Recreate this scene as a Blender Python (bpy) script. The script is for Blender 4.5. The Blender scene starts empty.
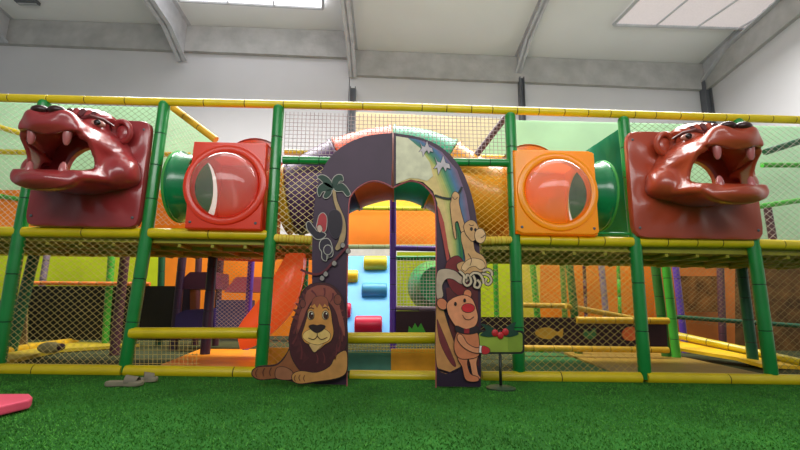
import bpy, bmesh, math, random
import numpy as np
from mathutils import Vector, Matrix
random.seed(7); np.random.seed(7)
C = bpy.context.scene.collection
S = bpy.context.scene
S.view_settings.view_transform = 'Standard'
PI = math.pi

# ------------------------------------------------------------------ camera
F_PX, PITCH, YAW, ROLL = 432.6, .1840, .0196, .0173
CAM = Vector((-0.0135, -4.208, 0.66))
_cy, _sy, _cp, _sp = math.cos(YAW), math.sin(YAW), math.cos(PITCH), math.sin(PITCH)
FW = Vector((_sy*_cp, _cy*_cp, _sp)); R0 = Vector((_cy, -_sy, 0)); U0 = R0.cross(FW)
RT = math.cos(ROLL)*R0 + math.sin(ROLL)*U0
UP = math.cos(ROLL)*U0 - math.sin(ROLL)*R0
cd = bpy.data.cameras.new('camera'); cam = bpy.data.objects.new('camera', cd); C.objects.link(cam)
cd.sensor_width = 36; cd.lens = 36*F_PX/800; cd.clip_start = .02
M4 = Matrix((RT, UP, -FW)).transposed().to_4x4(); M4.translation = CAM
cam.matrix_world = M4; S.camera = cam
def ray(px, py): return FW + RT*((px-400)/F_PX) + UP*((225-py)/F_PX)
def at(px, py, Y=0.0):
    d = ray(px, py); return CAM + d*((Y-CAM.y)/d.y)
def atz(px, py, Z=0.0):
    d = ray(px, py); return CAM + d*((Z-CAM.z)/d.z)
def onplane(px, py, n, p0):
    d = ray(px, py); return CAM + d*((p0-CAM).dot(n)/d.dot(n))

# ------------------------------------------------------------------ materials
def lin(c):
    return tuple((v/12.92 if v <= .04045 else ((v+.055)/1.055)**2.4) for v in [x/255 for x in c])
_mc = {}
def mat(name, rgb, rough=.5, spec=.5, var=.12, scale=6, bump=0.0, bscale=60, alpha=1.0, trans=0.0, emis=0.0, metal=0.0, coat=0.0):
    if name in _mc: return _mc[name]
    m = bpy.data.materials.new(name); m.use_nodes = True; nt = m.node_tree
    b = nt.nodes['Principled BSDF']; c = lin(rgb)
    n = nt.nodes.new('ShaderNodeTexNoise'); n.inputs['Scale'].default_value = scale; n.inputs['Detail'].default_value = 4
    tc = nt.nodes.new('ShaderNodeTexCoord'); nt.links.new(tc.outputs['Object'], n.inputs['Vector'])
    r = nt.nodes.new('ShaderNodeValToRGB')
    r.color_ramp.elements[0].position = .3; r.color_ramp.elements[1].position = .7
    r.color_ramp.elements[0].color = (*[x*(1-var) for x in c], 1); r.color_ramp.elements[1].color = (*[min(1, x*(1+var)) for x in c], 1)
    nt.links.new(n.outputs['Fac'], r.inputs['Fac']); nt.links.new(r.outputs['Color'], b.inputs['Base Color'])
    b.inputs['Roughness'].default_value = rough; b.inputs['Specular IOR Level'].default_value = spec
    b.inputs['Metallic'].default_value = metal; b.inputs['Alpha'].default_value = alpha
    b.inputs['Coat Weight'].default_value = coat; b.inputs['Coat Roughness'].default_value = .08
    if emis:
        nt.links.new(r.outputs['Color'], b.inputs['Emission Color']); b.inputs['Emission Strength'].default_value = emis
    if bump:
        n2 = nt.nodes.new('ShaderNodeTexNoise'); n2.inputs['Scale'].default_value = bscale; n2.inputs['Detail'].default_value = 3
        nt.links.new(tc.outputs['Object'], n2.inputs['Vector'])
        bp = nt.nodes.new('ShaderNodeBump'); bp.inputs['Strength'].default_value = bump; bp.inputs['Distance'].default_value = .01
        nt.links.new(n2.outputs['Fac'], bp.inputs['Height']); nt.links.new(bp.outputs['Normal'], b.inputs['Normal'])
    if trans:
        o = nt.nodes['Material Output']; mx = nt.nodes.new('ShaderNodeMixShader'); tl = nt.nodes.new('ShaderNodeBsdfTranslucent')
        nt.links.new(r.outputs['Color'], tl.inputs['Color']); mx.inputs[0].default_value = trans
        nt.links.new(b.outputs[0], mx.inputs[1]); nt.links.new(tl.outputs[0], mx.inputs[2]); nt.links.new(mx.outputs[0], o.inputs[0])
    _mc[name] = m; return m
def glassy(name, rgb, transp=.8):
    m = bpy.data.materials.new(name); m.use_nodes = True; nt = m.node_tree; nt.nodes.remove(nt.nodes['Principled BSDF'])
    o = nt.nodes['Material Output']; t = nt.nodes.new('ShaderNodeBsdfTransparent'); t.inputs[0].default_value = (*lin(rgb), 1)
    g = nt.nodes.new('ShaderNodeBsdfGlossy'); g.inputs['Roughness'].default_value = .06
    d = nt.nodes.new('ShaderNodeBsdfDiffuse'); d.inputs[0].default_value = (*lin(rgb), 1)
    f = nt.nodes.new('ShaderNodeFresnel'); f.inputs[0].default_value = 1.45
    a = nt.nodes.new('ShaderNodeMixShader'); a.inputs[0].default_value = 1-transp
    nt.links.new(t.outputs[0], a.inputs[1]); nt.links.new(d.outputs[0], a.inputs[2])
    b = nt.nodes.new('ShaderNodeMixShader'); nt.links.new(f.outputs[0], b.inputs[0])
    nt.links.new(a.outputs[0], b.inputs[1]); nt.links.new(g.outputs[0], b.inputs[2]); nt.links.new(b.outputs[0], o.inputs[0]); return m

GREEN = mat('green_sleeve', (14, 130, 54), .28, .5, .1, coat=.3)
DGREEN = mat('dark_green_sleeve', (14, 80, 48), .35)
LGREEN = mat('lime_green_sleeve', (70, 165, 50), .35)
YELLOW = mat('yellow_sleeve', (216, 190, 22), .32, .5, .08, coat=.2)
OCHRE = mat('ochre_sleeve', (205, 160, 30), .4)
PURPLE = mat('purple_sleeve', (92, 58, 158), .35)
PLUM = mat('dark_plum_sleeve', (48, 26, 50), .4)
MAROON = mat('maroon_sleeve', (82, 44, 52), .45)
GREYP = mat('grey_purple_sleeve', (130, 110, 125), .45)
TIE = mat('black_cable_tie', (70, 60, 14), .6)
TIEG = mat('dark_seam', (6, 60, 34), .6)
ROPE = mat('tan_net_cord', (222, 196, 120), .8)
ROPEW = mat('pale_net_cord', (214, 200, 190), .8)
ROPEY = mat('yellow_net_cord', (222, 196, 70), .8)
ROPEG = mat('grey_green_net_cord', (120, 130, 90), .8)

# ------------------------------------------------------------------ mesh helpers
class MB:
    def __init__(s): s.v = []; s.f = []; s.m = []
    def add(s, vs, fs, mi=0):
        o = len(s.v); s.v += [tuple(x) for x in vs]; s.f += [tuple(i+o for i in f) for f in fs]; s.m += [mi]*len(fs)
    def box(s, c, d, mi=0, rot=None):
        c = Vector(c); hx, hy, hz = [q/2 for q in d]
        vs = [Vector((x, y, z)) for x in (-hx, hx) for y in (-hy, hy) for z in (-hz, hz)]
        if rot: vs = [rot @ v for v in vs]
        s.add([c+v for v in vs], [(0,1,3,2),(4,6,7,5),(0,4,5,1),(2,3,7,6),(0,2,6,4),(1,5,7,3)], mi)
    def tube(s, pts, r, n=14, cap=True, mi=0, ties=0, tie_mi=1, closed=False):
        pts = [Vector(p) for p in pts]
        if ties and len(pts) == 2:
            a, b = pts; L = (b-a).length; k = max(1, int(round(L/ties))); u = (b-a)/L; q = [a]; seg = []
            for i in range(1, k):
                t = L*i/k + random.uniform(-.02, .02)
                q += [a+u*(t-.007), a+u*(t-.004), a+u*(t+.004), a+u*(t+.007)]
            q.append(b); rr = []
            for i in range(len(q)):
                rr.append(r)
            for i in range(1, k):
                j = 1+(i-1)*4; rr[j+1] = rr[j+2] = r*.93
            tie_segs = {2+(i-1)*4 for i in range(1, k)}
            pts = q
        else:
            rr = [r]*len(pts) if not hasattr(r, '__len__') else list(r); tie_segs = set()
        N = len(pts); vs = []; fs = []; ms = []
        t0 = (pts[1]-pts[0]).normalized(); ref = Vector((0,0,1)) if abs(t0.z) < .9 else Vector((1,0,0))
        nrm = t0.cross(ref).normalized()
        for i, p in enumerate(pts):
            if closed: t = (pts[(i+1) % N]-pts[i-1]).normalized()
            else: t = (pts[min(i+1, N-1)]-pts[max(i-1, 0)]).normalized()
            nrm = (nrm - t*nrm.dot(t)).normalized(); bn = t.cross(nrm)
            for k in range(n):
                a = 2*PI*k/n; vs.append(p+(nrm*math.cos(a)+bn*math.sin(a))*rr[i])
        rng = N if closed else N-1
        for i in range(rng):
            j = (i+1) % N; f = [(i*n+k, i*n+(k+1) % n, j*n+(k+1) % n, j*n+k) for k in range(n)]
            s.add([], [], 0); o = len(s.v)
            fs += f; ms += [tie_mi if i in tie_segs else mi]*n
        if cap and not closed: fs += [tuple(range(n-1, -1, -1)), tuple((N-1)*n+k for k in range(n))]; ms += [mi, mi]
        o = len(s.v); s.v += [tuple(v) for v in vs]; s.f += [tuple(i+o for i in f) for f in fs]; s.m += ms
    def ball(s, c, r, n=14, m=9, mi=0, z0=-1, rot=None):
        c = Vector(c); r = r if hasattr(r, '__len__') else (r, r, r); vs = []; fs = []
        for i in range(m+1):
            t = PI*i/m
            for k in range(n):
                a = 2*PI*k/n; v = Vector((r[0]*math.sin(t)*math.cos(a), r[1]*math.sin(t)*math.sin(a), r[2]*math.cos(t)))
                if rot: v = rot @ v
                vs.append(c+v)
        for i in range(m):
            for k in range(n): fs.append((i*n+k, (i+1)*n+k, (i+1)*n+(k+1) % n, i*n+(k+1) % n))
        s.add(vs, fs, mi)
    def prism(s, pts, off, mi=0):      # closed polygon extruded by vector off
        n = len(pts); off = Vector(off); a = [Vector(p) for p in pts]; b = [p+off for p in a]
        s.add(a+b, [tuple(range(n)), tuple(range(2*n-1, n-1, -1))] + [(i, i+n, (i+1) % n+n, (i+1) % n) for i in range(n)], mi)
    def grid(s, rows, mi=0, closed=False):
        n = len(rows[0]); vs = [p for r in rows for p in r]; fs = []
        for i in range(len(rows)-1):
            for k in range(n if closed else n-1):
                fs.append((i*n+k, i*n+(k+1) % n, (i+1)*n+(k+1) % n, (i+1)*n+k))
        s.add(vs, fs, mi)
    def build(s, name, mats, parent=None, smooth=True, kind=None, sharp=True, fix=True):
        me = bpy.data.meshes.new(name); me.from_pydata(s.v, [], s.f); me.update()
        for m in (mats if isinstance(mats, (list, tuple)) else [mats]): me.materials.append(m)
        me.polygons.foreach_set('material_index', s.m)
        if fix:
            bm = bmesh.new(); bm.from_mesh(me); bmesh.ops.remove_doubles(bm, verts=bm.verts, dist=1e-6)
            bmesh.ops.recalc_face_normals(bm, faces=bm.faces)
            if smooth and sharp:
                for e in bm.edges:
                    if len(e.link_faces) == 2 and e.calc_face_angle(0) > .6: e.smooth = False
            bm.to_mesh(me); bm.free()
        if smooth: me.polygons.foreach_set('use_smooth', [True]*len(me.polygons))
        o = bpy.data.objects.new(name, me); C.objects.link(o)
        if parent is not None:
            o.parent = parent; o.matrix_parent_inverse = Matrix.Translation(-Vector(parent_loc(parent)))
        if kind: o['kind'] = kind
        return o
def parent_loc(p):
    l = Vector(p.location)
    q = p.parent
    return l if q is None else l      # parts sit at identity under their thing
def thing(name, label, cat, loc=(0,0,0), group=None):
    o = bpy.data.objects.new(name, None); C.objects.link(o); o.location = loc; o.empty_display_size = .1
    o['label'] = label; o['category'] = cat
    if group: o['group'] = group
    return o
def tag(o, label, cat, group=None, kind=None):
    o['label'] = label; o['category'] = cat
    if group: o['group'] = group
    if kind: o['kind'] = kind
    return o
def smoothpoly(pts, k=5, closed=True):
    n = len(pts); out = []
    for i in range(n if closed else n-1):
        p = [np.array(pts[(i+j-1) % n] if closed else pts[max(0, min(n-1, i+j-1))], float) for j in range(4)]
        for t in np.arange(k)/k:
            out.append(tuple(.5*((2*p[1])+(-p[0]+p[2])*t+(2*p[0]-5*p[1]+4*p[2]-p[3])*t*t+(-p[0]+3*p[1]-3*p[2]+p[3])*t**3)))
    if not closed: out.append(tuple(pts[-1]))
    return out
def pxpanel(name, pts, Y, m, th=.03, parent=None, smooth=0, label=None, cat=None, **kw):
    if smooth: pts = smoothpoly(pts, smooth)
    b = MB(); b.prism([at(x, y, Y) for x, y in pts], (0, th, 0)); o = b.build(name, m, parent, smooth=False, **kw)
    if label: tag(o, label, cat)
    return o
def pxbar(b, p, q, Y, r, Y2=None, ties=.3, **kw):
    b.tube([at(*p, Y), at(*q, Y if Y2 is None else Y2)], r, ties=ties, **kw)

def net(name, c00, c10, c11, c01, cell, m, parent=None, r=.0018, diamond=True, sag=0.0, label=None):
    """knotted net hung between four corners: cords as thin square prisms"""
    c00, c10, c11, c01 = map(Vector, (c00, c10, c11, c01))
    W = ((c10-c00).length+(c11-c01).length)/2; H = ((c01-c00).length+(c11-c10).length)/2
    segs = []
    if diamond:
        k = -H
        st = cell*1.414*1.12; H0 = H; H = H*1.25
        for c in np.arange(-H, W, st):                    # x - z = c
            x0, x1 = max(0, c), min(W, c+H)
            if x1 > x0+1e-3: segs.append((x0, x0-c, x1, x1-c))
        for c in np.arange(0, W+H, st):                   # x + z = c
            x0, x1 = max(0, c-H), min(W, c)
            if x1 > x0+1e-3: segs.append((x0, c-x0, x1, c-x1))
    else:
        for x in np.arange(0, W+1e-6, cell): segs.append((x, 0, x, H))
        for z in np.arange(0, H+1e-6, cell): segs.append((0, z, W, z))
    if diamond: segs = [(a_, z_/1.25, c_, w_/1.25) for a_, z_, c_, w_ in segs]; H = H0
    nor = (c10-c00).cross(c01-c00).normalized()
    def mp(x, z):
        u, v = x/W, z/H
        p = c00*(1-u)*(1-v)+c10*u*(1-v)+c11*u*v+c01*(1-u)*v
        return p + nor*(sag*math.sin(PI*u)*math.sin(PI*v) + .006*math.sin(u*W*3.1+2)*math.sin(v*H*4))
    b = MB()
    for x0, z0, x1, z1 in segs:
        L = math.hypot(x1-x0, z1-z0); n = max(1, int(L/.35))
        pts = [mp(x0+(x1-x0)*i/n, z0+(z1-z0)*i/n) for i in range(n+1)]
        b.tube(pts, r, n=4, cap=False)
    o = b.build(name, m, parent, smooth=False, fix=False)
    if label: o['label'] = label
    return o
def pxnet(name, bl, br, tr, tl, Y, cell, m, parent=None, **kw):
    return net(name, at(*bl, Y), at(*br, Y), at(*tr, Y), at(*tl, Y), cell, m, parent, **kw)

# ------------------------------------------------------------------ building shell
FLOOR = mat('artificial_turf_base', (48, 108, 40), .95, .1, .3, 2, bump=.8, bscale=220)
b = MB(); b.add([(-9,-6,0),(9,-6,0),(9,0.12,0),(-9,0.12,0)], [(0,1,2,3)]); b.build('floor', FLOOR, smooth=False, kind='structure')
b = MB(); b.add([(-9,0.12,-.002),(9,0.12,-.002),(9,8,-.002),(-9,8,-.002)], [(0,1,2,3)])
b.build('trim_1', mat('rubber_subfloor', (58, 62, 34), .9, .2, .3, 2), smooth=False, kind='structure')
# turf blades
def turf():
    n = 95000; v = np.zeros((n, 3, 3))
    d = np.random.rand(n)**.75*3.25; Y = -.12-d*.98; dist = Y+4.2
    X = (np.random.rand(n)*2-1)*(dist*.98+.5)
    a = np.random.rand(n)*2*PI; w = .003+.0015*np.random.rand(n); h = .006+.008*np.random.rand(n)
    lx = np.random.randn(n)*.006; ly = np.random.randn(n)*.006
    v[:, 0] = np.stack([X-np.cos(a)*w, Y-np.sin(a)*w, 0*X], 1); v[:, 1] = np.stack([X+np.cos(a)*w, Y+np.sin(a)*w, 0*X], 1)
    v[:, 2] = np.stack([X+lx, Y+ly, h], 1)
    me = bpy.data.meshes.new('turf'); me.vertices.add(n*3); me.vertices.foreach_set('co', v.ravel())
    me.loops.add(n*3); me.loops.foreach_set('vertex_index', np.arange(n*3)); me.polygons.add(n)
    me.polygons.foreach_set('loop_start', np.arange(n)*3); me.polygons.foreach_set('loop_total', np.full(n, 3)); me.update(); me.validate()
    me.materials.append(mat('turf_blade', (78, 142, 56), .85, .1, .3, 1.6))
    o = bpy.data.objects.new('artificial_grass', me); C.objects.link(o)
    tag(o, 'short green artificial grass covering the ground in front of the play frame', 'grass', kind='stuff')
turf()

WALLM = mat('white_wall_paint', (208, 206, 208), .8, .2, .04, .7)
BAND = mat('rough_grey_concrete', (178, 176, 174), .9, .2, .12, 3, bump=.5, bscale=12)
CEIL = mat('white_ceiling_sheet', (232, 232, 231), .7, .3, .04, .5)
STEEL = mat('grey_steel_beam', (190, 190, 194), .55, .4, .1, 4)
DSTEEL = mat('dark_grey_steel', (96, 98, 104), .5, .4, .1, 4)
def wy(x): return 6.0   # back wall plane
YW = 6.0
# right part (x > 352) and left part of the back wall: the concrete band sits higher on the left
def wallpart(nm, trim, xl, xr, top, bot):
    a0, a1 = at(xl, bot[0], YW), at(xr, bot[1], YW); t0, t1 = at(xl, top[0], YW), at(xr, top[1], YW)
    b = MB(); b.prism([(a0.x,YW,0),(a1.x,YW,0),(a1.x,YW,a1.z),(a0.x,YW,a0.z)], (0,.2,0))
    b.build(nm, WALLM, smooth=False, kind='structure')
    b = MB(); b.prism([(a0.x,YW-.12,a0.z),(a1.x,YW-.12,a1.z),(t1.x,YW-.12,t1.z),(t0.x,YW-.12,t0.z)], (0,.5,0))
    b.build(trim, BAND, smooth=False, kind='structure')
    return t0, t1
L0, L1 = wallpart('wall_back', 'trim_2', -160, 350, (16, 34), (39, 60))
Rr0, Rr1 = wallpart('wall_back_right', 'trim_3', 350, 712, (52.5, 67), (77, 92))
# ceilings
sl = .10
def ceil(nm, p0, p1):
    b = MB(); Y0 = YW+.3; Y1 = -6
    q = [(p0.x, Y0, p0.z-.03), (p1.x, Y0, p1.z-.03), (p1.x, Y1, p1.z+(Y0-Y1)*sl), (p0.x, Y1, p0.z+(Y0-Y1)*sl)]
    b.prism(q, (0, 0, .08)); return b.build(nm, CEIL, smooth=False, kind='structure')
ceil('ceiling', L0, L1); ceil('ceiling_right', Rr0, at(860, 73, YW))
def zc(X, Y):
    p0, p1 = (L0, L1) if X < L1.x else (Rr0, Rr1)
    return p0.z+(p1.z-p0.z)*(X-p0.x)/(p1.x-p0.x)+(YW+.3-Y)*sl-.03
# right side wall
XR = at(706, 90, YW).x
b = MB(); zt = at(706, 92, YW).z
b.prism([(XR,YW+.2,0),(XR,-6,0),(XR,-6,zt+1.15),(XR,YW+.2,zt)], (.2,0,0)); b.build('wall_right', WALLM, smooth=False, kind='structure')
b = MB(); b.prism([(XR-.1,YW,zt-.02),(XR-.1,-6,zt+1.13),(XR-.1,-6,zt+1.75),(XR-.1,YW,zt+.6)], (.35,0,0)); b.build('trim_4', BAND, smooth=False, kind='structure')
XL = at(-160, 90, YW).x
b = MB(); b.prism([(XL,YW+.2,0),(XL,-6,0),(XL,-6,9),(XL,YW+.2,9)], (-.2,0,0)); b.build('wall_left', WALLM, smooth=False, kind='structure')
# rafters
def rafter(px, py, dep, wid, nm, lab, m=STEEL):
    p = at(px, py, YW-.15); X = p.x
    b = MB()
    def sec(Y):
        z = zc(X+.02, Y)+.02; h = dep + (.35 if Y > YW-1 else 0)*(Y-(YW-1))
        zb = z-h
        return z, zb
    ys = [YW-.13, YW-1.0, 3, 0, -5.5]; w = wid/2; t = .03
    for i in range(len(ys)-1):
        z0, b0 = sec(ys[i]); z1, b1 = sec(ys[i+1])
        for (xa, xb, e0, e1, f0, f1) in ((X-w, X+w, b0, b0+t, b1, b1+t), (X-w, X+w, z0-t, z0, z1-t, z1), (X-.02, X+.02, b0, z0, b1, z1)):
            vs = [(xa,ys[i],e0),(xb,ys[i],e0),(xb,ys[i],e1),(xa,ys[i],e1),(xa,ys[i+1],f0),(xb,ys[i+1],f0),(xb,ys[i+1],f1),(xa,ys[i+1],f1)]
            b.add(vs, [(0,1,2,3),(7,6,5,4),(0,4,5,1),(2,6,7,3),(0,3,7,4),(1,5,6,2)])
    o = b.build(nm, m, smooth=False); tag(o, lab, 'roof beam', 'steel roof beams')
    return X
rafter(181, 66, .75, .24, 'roof_beam', 'steel roof beam running up the ceiling above the red bubble window')
rafter(352, 90, .5, .2, 'roof_beam', 'steel roof beam running up the ceiling above the arch, down to a column')
rafter(519, 84, .2, .16, 'roof_beam', 'steel roof beam running up the ceiling above the orange bubble window')
rafter(1, 55, .4, .2, 'roof_beam', 'short visible end of roof beam at the far left above the netting')
rafter(706, 80, .2, .22, 'roof_beam', 'steel roof beam along the right side wall under the large skylight')
for px, y0, w, lab in ((353, 96, .12, 'grey wall column behind the netting left of the arch top'), (521, 86, .10, 'dark grey wall column above the orange bubble window'), (705, 90, .16, 'dark grey wall column in the right rear corner')):
    p = at(px, y0, YW-.1); b = MB()
    for dx in (-w/2, w/2): b.box((p.x+dx, YW-.12, (p.z+.2)/2), (.02, .2, p.z+.2))
    b.box((p.x, YW-.12, (p.z+.2)/2), (w, .03, p.z+.2)); o = b.build('wall_column', DSTEEL, smooth=False); tag(o, lab, 'column', 'wall columns')
# skylights
SKY = mat('skylight_daylight', (250, 250, 255), .5, .3, .03, 30, emis=2.6)
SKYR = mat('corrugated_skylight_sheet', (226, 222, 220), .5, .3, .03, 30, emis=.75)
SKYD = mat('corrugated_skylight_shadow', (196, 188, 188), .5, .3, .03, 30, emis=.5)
nC = Vector((0, sl, 1)).normalized()
def skylight(pts, p0, m, lab, bars, rib=False):
    t = thing('skylight', lab, 'skylight', (0,0,0), 'roof skylights')
    n = Vector((-(Rr1.z-Rr0.z)/(Rr1.x-Rr0.x), sl, 1)).normalized()
    q = [onplane(x, y, n, p0)-n*.03 for x, y in pts]
    b = MB()
    if rib:
        N = 120; rows = []
        for k in range(N+1):
            u = k/N; d = .018*math.cos(k*PI)
            rows.append([q[0].lerp(q[1], u)-n*(.03+d), q[3].lerp(q[2], u)-n*(.03+d)])
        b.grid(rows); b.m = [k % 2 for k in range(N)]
    else: b.prism(q, -n*.02)
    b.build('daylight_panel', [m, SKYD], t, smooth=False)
    f = MB()
    for i in range(4): f.tube([q[i]-n*.05, q[(i+1) % 4]-n*.05], .035, n=6)
    f.build('skylight_frame', STEEL, t, smooth=False)
    for u in bars:
        b = MB(); b.tube([q[0].lerp(q[1], u)-n*.06, q[3].lerp(q[2], u)-n*.06], .022, n=6); b.build('glazing_bar', STEEL, t, smooth=False)
pR = Vector((Rr0.x, YW+.3, Rr0.z-.03)); pL = Vector((L0.x, YW+.3, L0.z-.03))
skylight([(613, 22), (778, 27), (850, -8), (665, -32)], pR, SKYR, 'large corrugated translucent skylight over the right lion head', (.25, .5, .75), True)
skylight([(180, -2), (323, 6), (323, -40), (150, -48)], pL, SKY, 'bright white skylight cut off by the top edge left of the arch', (.34, .66))
# small ceiling fitting upper left
t = thing('ceiling_lamp', 'small dark ceiling lamp at the top left corner', 'lamp')
pp = onplane(28, -1, nC, pL); b = MB(); b.box(pp-Vector((0,0,.08)), (.5,.16,.07)); b.build('housing', DSTEEL, t, smooth=False)
b = MB(); b.box(pp-Vector((0,0,.125)), (.44,.03,.02)); b.box(pp-Vector((0,-.05,.125)), (.44,.03,.02)); b.build('grille', mat('pale_metal', (190,190,190), .4), t, smooth=False)

# ------------------------------------------------------------------ climbing frame
FR = thing('play_structure', 'long two-storey indoor climbing frame of green padded posts, yellow rails and netting', 'play frame')
def post(a, q, Y=0, r=.058, m=GREEN, mt=TIEG, parent=FR, ties=.33, down=True):
    b = MB(); p0 = at(*a, Y); p1 = at(*q, Y)
    b.tube([p0, p1], r, n=18, ties=ties); b.ball(p0, r, n=18) if p0.z > 1.5 else None
    return b.build('post', [m, mt], parent)
# front posts: top px, bottom px (a slight bend at deck level is split into two padded lengths)
FP = [((-100, 92), (-122, 230), (-146, 362)), ((45, 100), (20, 232), (-2, 366)), ((165, 101), (147, 233), (125, 371)), ((279, 105), (271, 233), (261, 370)),
      ((510, 113), (515, 238), (519, 374)), ((623, 117), (635, 240), (645, 377)), ((737, 119), (753, 242), (772, 380)), ((852, 122), (874, 246), (896, 384))]
for a, m_, c in FP:
    b = MB(); p = [at(*q, 0) for q in (a, m_, c)]; p[2].z = .02; p[0] = p[0].lerp(p[1], .035)
    b.tube([p[0], p[1]], .056, n=18, ties=.33); b.tube([p[1], p[2]], .058, n=18, ties=.45); b.ball(p[0], .056, n=18)
    b.build('post', [GREEN, TIEG], FR)
def rail(p, q, Y=0, r=.05, m=YELLOW, mt=TIE, ties=.3, Y2=None, parent=FR, name='rail'):
    b = MB(); pxbar(b, p, q, Y, r, Y2, ties=ties); return b.build(name, [m, mt], parent)
# top rail, deck rail, bottom rail (front)
rail((-110, 95), (165, 102), r=.042, ties=.42); rail((165, 102), (400, 107), r=.042, ties=.42); rail((400, 107), (860, 122), -.0, r=.042, ties=.24)
for p, q in (((-125, 230), (18, 232)), ((24, 232), (142, 233)), ((150, 233), (268, 235)), ((519, 240), (632, 242)), ((638, 242), (750, 243)), ((756, 244), (860, 247))): rail(p, q, -.01, .05, ties=.55 if p[0] < 500 else .3)
for p, q in (((-146, 368), (123, 371)), ((126, 371), (345, 374)), ((350, 376), (436, 377)), ((482, 377), (640, 378)), ((646, 378), (890, 382))): rail(p, q, -.03, .055, ties=.8)
# green cross beams upper centre
rail((283, 160), (338, 161), 0, .042, GREEN, TIEG, .2); rail((448, 162), (508, 163), 0, .042, GREEN, TIEG, .2)
# bunched yellow netting rolls at deck level centre
rail((275, 238), (312, 240), 0, .042, ROPEY, OCHRE, .03); rail((480, 241), (512, 240), 0, .042, ROPEY, OCHRE, .03)
# lower second rails
rail((131, 333), (258, 333), -.02, .052, ties=1.5); rail((345, 338), (438, 338), -.02, .052, ties=2)
# green strip under the deck rail right
rail((519, 232), (632, 234), .0, .015, GREEN, TIEG, 2)
# deck (upper floor) left and right
DECK = mat('olive_deck_vinyl', (150, 142, 36), .45, .4, .2, 3)
def deck(xl, xr):
    a, c = at(xl, 236, 0).x, at(xr, 240, 0).x
    b = MB(); b.box(((a+c)/2, .62, 1.255), (c-a, 1.18, .07)); n = int((c-a)/.3)
    for i in range(n+1): b.box((a+(c-a)*i/n, .62, 1.2), (.03, 1.16, .03))
    b.box(((a+c)/2, .3, 1.2), (c-a, .02, .04)); b.box(((a+c)/2, .8, 1.2), (c-a, .02, .04))
    b.build('deck', DECK, FR, smooth=False)
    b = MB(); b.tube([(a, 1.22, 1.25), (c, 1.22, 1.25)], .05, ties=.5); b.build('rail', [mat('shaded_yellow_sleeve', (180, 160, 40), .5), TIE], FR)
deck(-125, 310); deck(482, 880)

# rear rows of posts  (top px, bottom px, depth, radius, material)
for a, q, Y, r, m in (
    ((36, 247), (16, 330), 1.2, .06, DGREEN), ((49, 243), (42, 285), 3.4, .05, GREYP), ((112, 250), (107, 322), 2.4, .05, LGREEN),
    ((126, 248), (116, 338), 1.4, .055, MAROON), ((162, 255), (160, 318), 2.6, .05, DGREEN), ((183, 252), (175, 330), 2.0, .055, PLUM),
    ((214, 246), (206, 342), 1.2, .058, PLUM), ((199, 256), (196, 318), 2.8, .05, MAROON), ((221, 257), (217, 318), 2.8, .05, MAROON),
    ((252, 252), (247, 330), 1.8, .045, PURPLE), ((305, 245), (302, 340), .9, .05, GREEN),
    ((393, 186), (393, 334), 1.2, .042, PURPLE),
    ((532, 258), (538, 322), 2.6, .05, LGREEN), ((562, 258), (565, 318), 2.9, .045, mat('olive_green_sleeve', (96, 128, 44), .4)),
    ((568, 252), (576, 328), 2.0, .055, mat('mid_green_sleeve', (52, 110, 40), .4)), ((584, 262), (586, 315), 3.4, .03, MAROON), ((601, 262), (606, 315), 3.2, .05, GREYP),
    ((618, 262), (620, 315), 3.4, .03, LGREEN),
    ((654, 255), (663, 328), 1.8, .06, mat('mid_green_sleeve', (52, 110, 40), .4)), ((665, 257), (674, 336), 1.7, .055, LGREEN), ((675, 262), (682, 322), 2.8, .05, PURPLE),
    ((720, 258), (722, 318), 3.0, .055, MAROON), ((740, 256), (752, 352), 1.2, .06, DGREEN), ((767, 205), (773, 240), 1.6, .05, MAROON),
    ((495, 250), (497, 330), 2.4, .04, LGREEN)):
    b = MB(); p0, p1 = at(*a, Y), at(*q, Y); p1 = p0 + (p1-p0)*((p0.z-.0)/(p0.z-p1.z)) if q[1] > 300 or True else p1
    if a[1] == 205: p1 = at(*q, Y)
    b.tube([p0, p1], r, n=12, ties=.3); b.build('post', [m, mat('dark_tie', (30,30,28), .6)], FR)

# rear rails
RR = [((-60, 150), (40, 153), 1.2, .035, YELLOW), ((-40, 116), (30, 136), 1.2, .035, YELLOW), ((-50, 188), (24, 200), 1.2, .03, LGREEN),
      ((150, 154), (190, 155), 1.25, .035, OCHRE), ((168, 104), (216, 140), .3, .04, OCHRE), ((285, 152), (345, 155), .7, .035, YELLOW), ((462, 157), (510, 158), .8, .035, YELLOW),
      ((505, 118), (474, 158), .3, .035, MAROON), ((765, 152), (830, 132), .6, .04, DGREEN), ((762, 165), (830, 165), 1.2, .035, LGREEN), ((755, 207), (830, 196), 1.2, .035, LGREEN),
      ((0, 254), (150, 256), 3.5, .03, YELLOW), ((345, 208), (445, 209), 3.4, .04, mat('lime_yellow_sleeve', (190, 200, 40), .4)), ((345, 247), (440, 247), 3.4, .045, ROPEG),
      ((393, 248), (440, 249), 1.2, .035, PURPLE), ((396, 308), (440, 309), 1.2, .03, GREYP),
      ((518, 262), (572, 263), 2.4, .04, YELLOW), ((572, 263), (640, 254), 2.0, .04, YELLOW), ((640, 259), (760, 262), 2.0, .03, mat('olive_green_sleeve', (96, 128, 44), .4)),
      ((518, 305), (566, 306), 2.4, .04, OCHRE), ((566, 306), (640, 320), 2.0, .04, OCHRE),
      ((576, 320), (668, 321), 1.6, .045, OCHRE), ((515, 348), (668, 350), 1.55, .04, OCHRE), ((676, 317), (830, 328), 2.6, .035, DGREEN),
      ((24, 283), (150, 284), 2.35, .03, mat('orange_sleeve', (226, 120, 50), .5)), ((480, 262), (512, 262), 2.4, .03, YELLOW), ((396, 258), (440, 258), 1.3, .03, GREEN)]
for p, q, Y, r, m in RR: rail(p, q, Y, r, m, TIE, .25)
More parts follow.
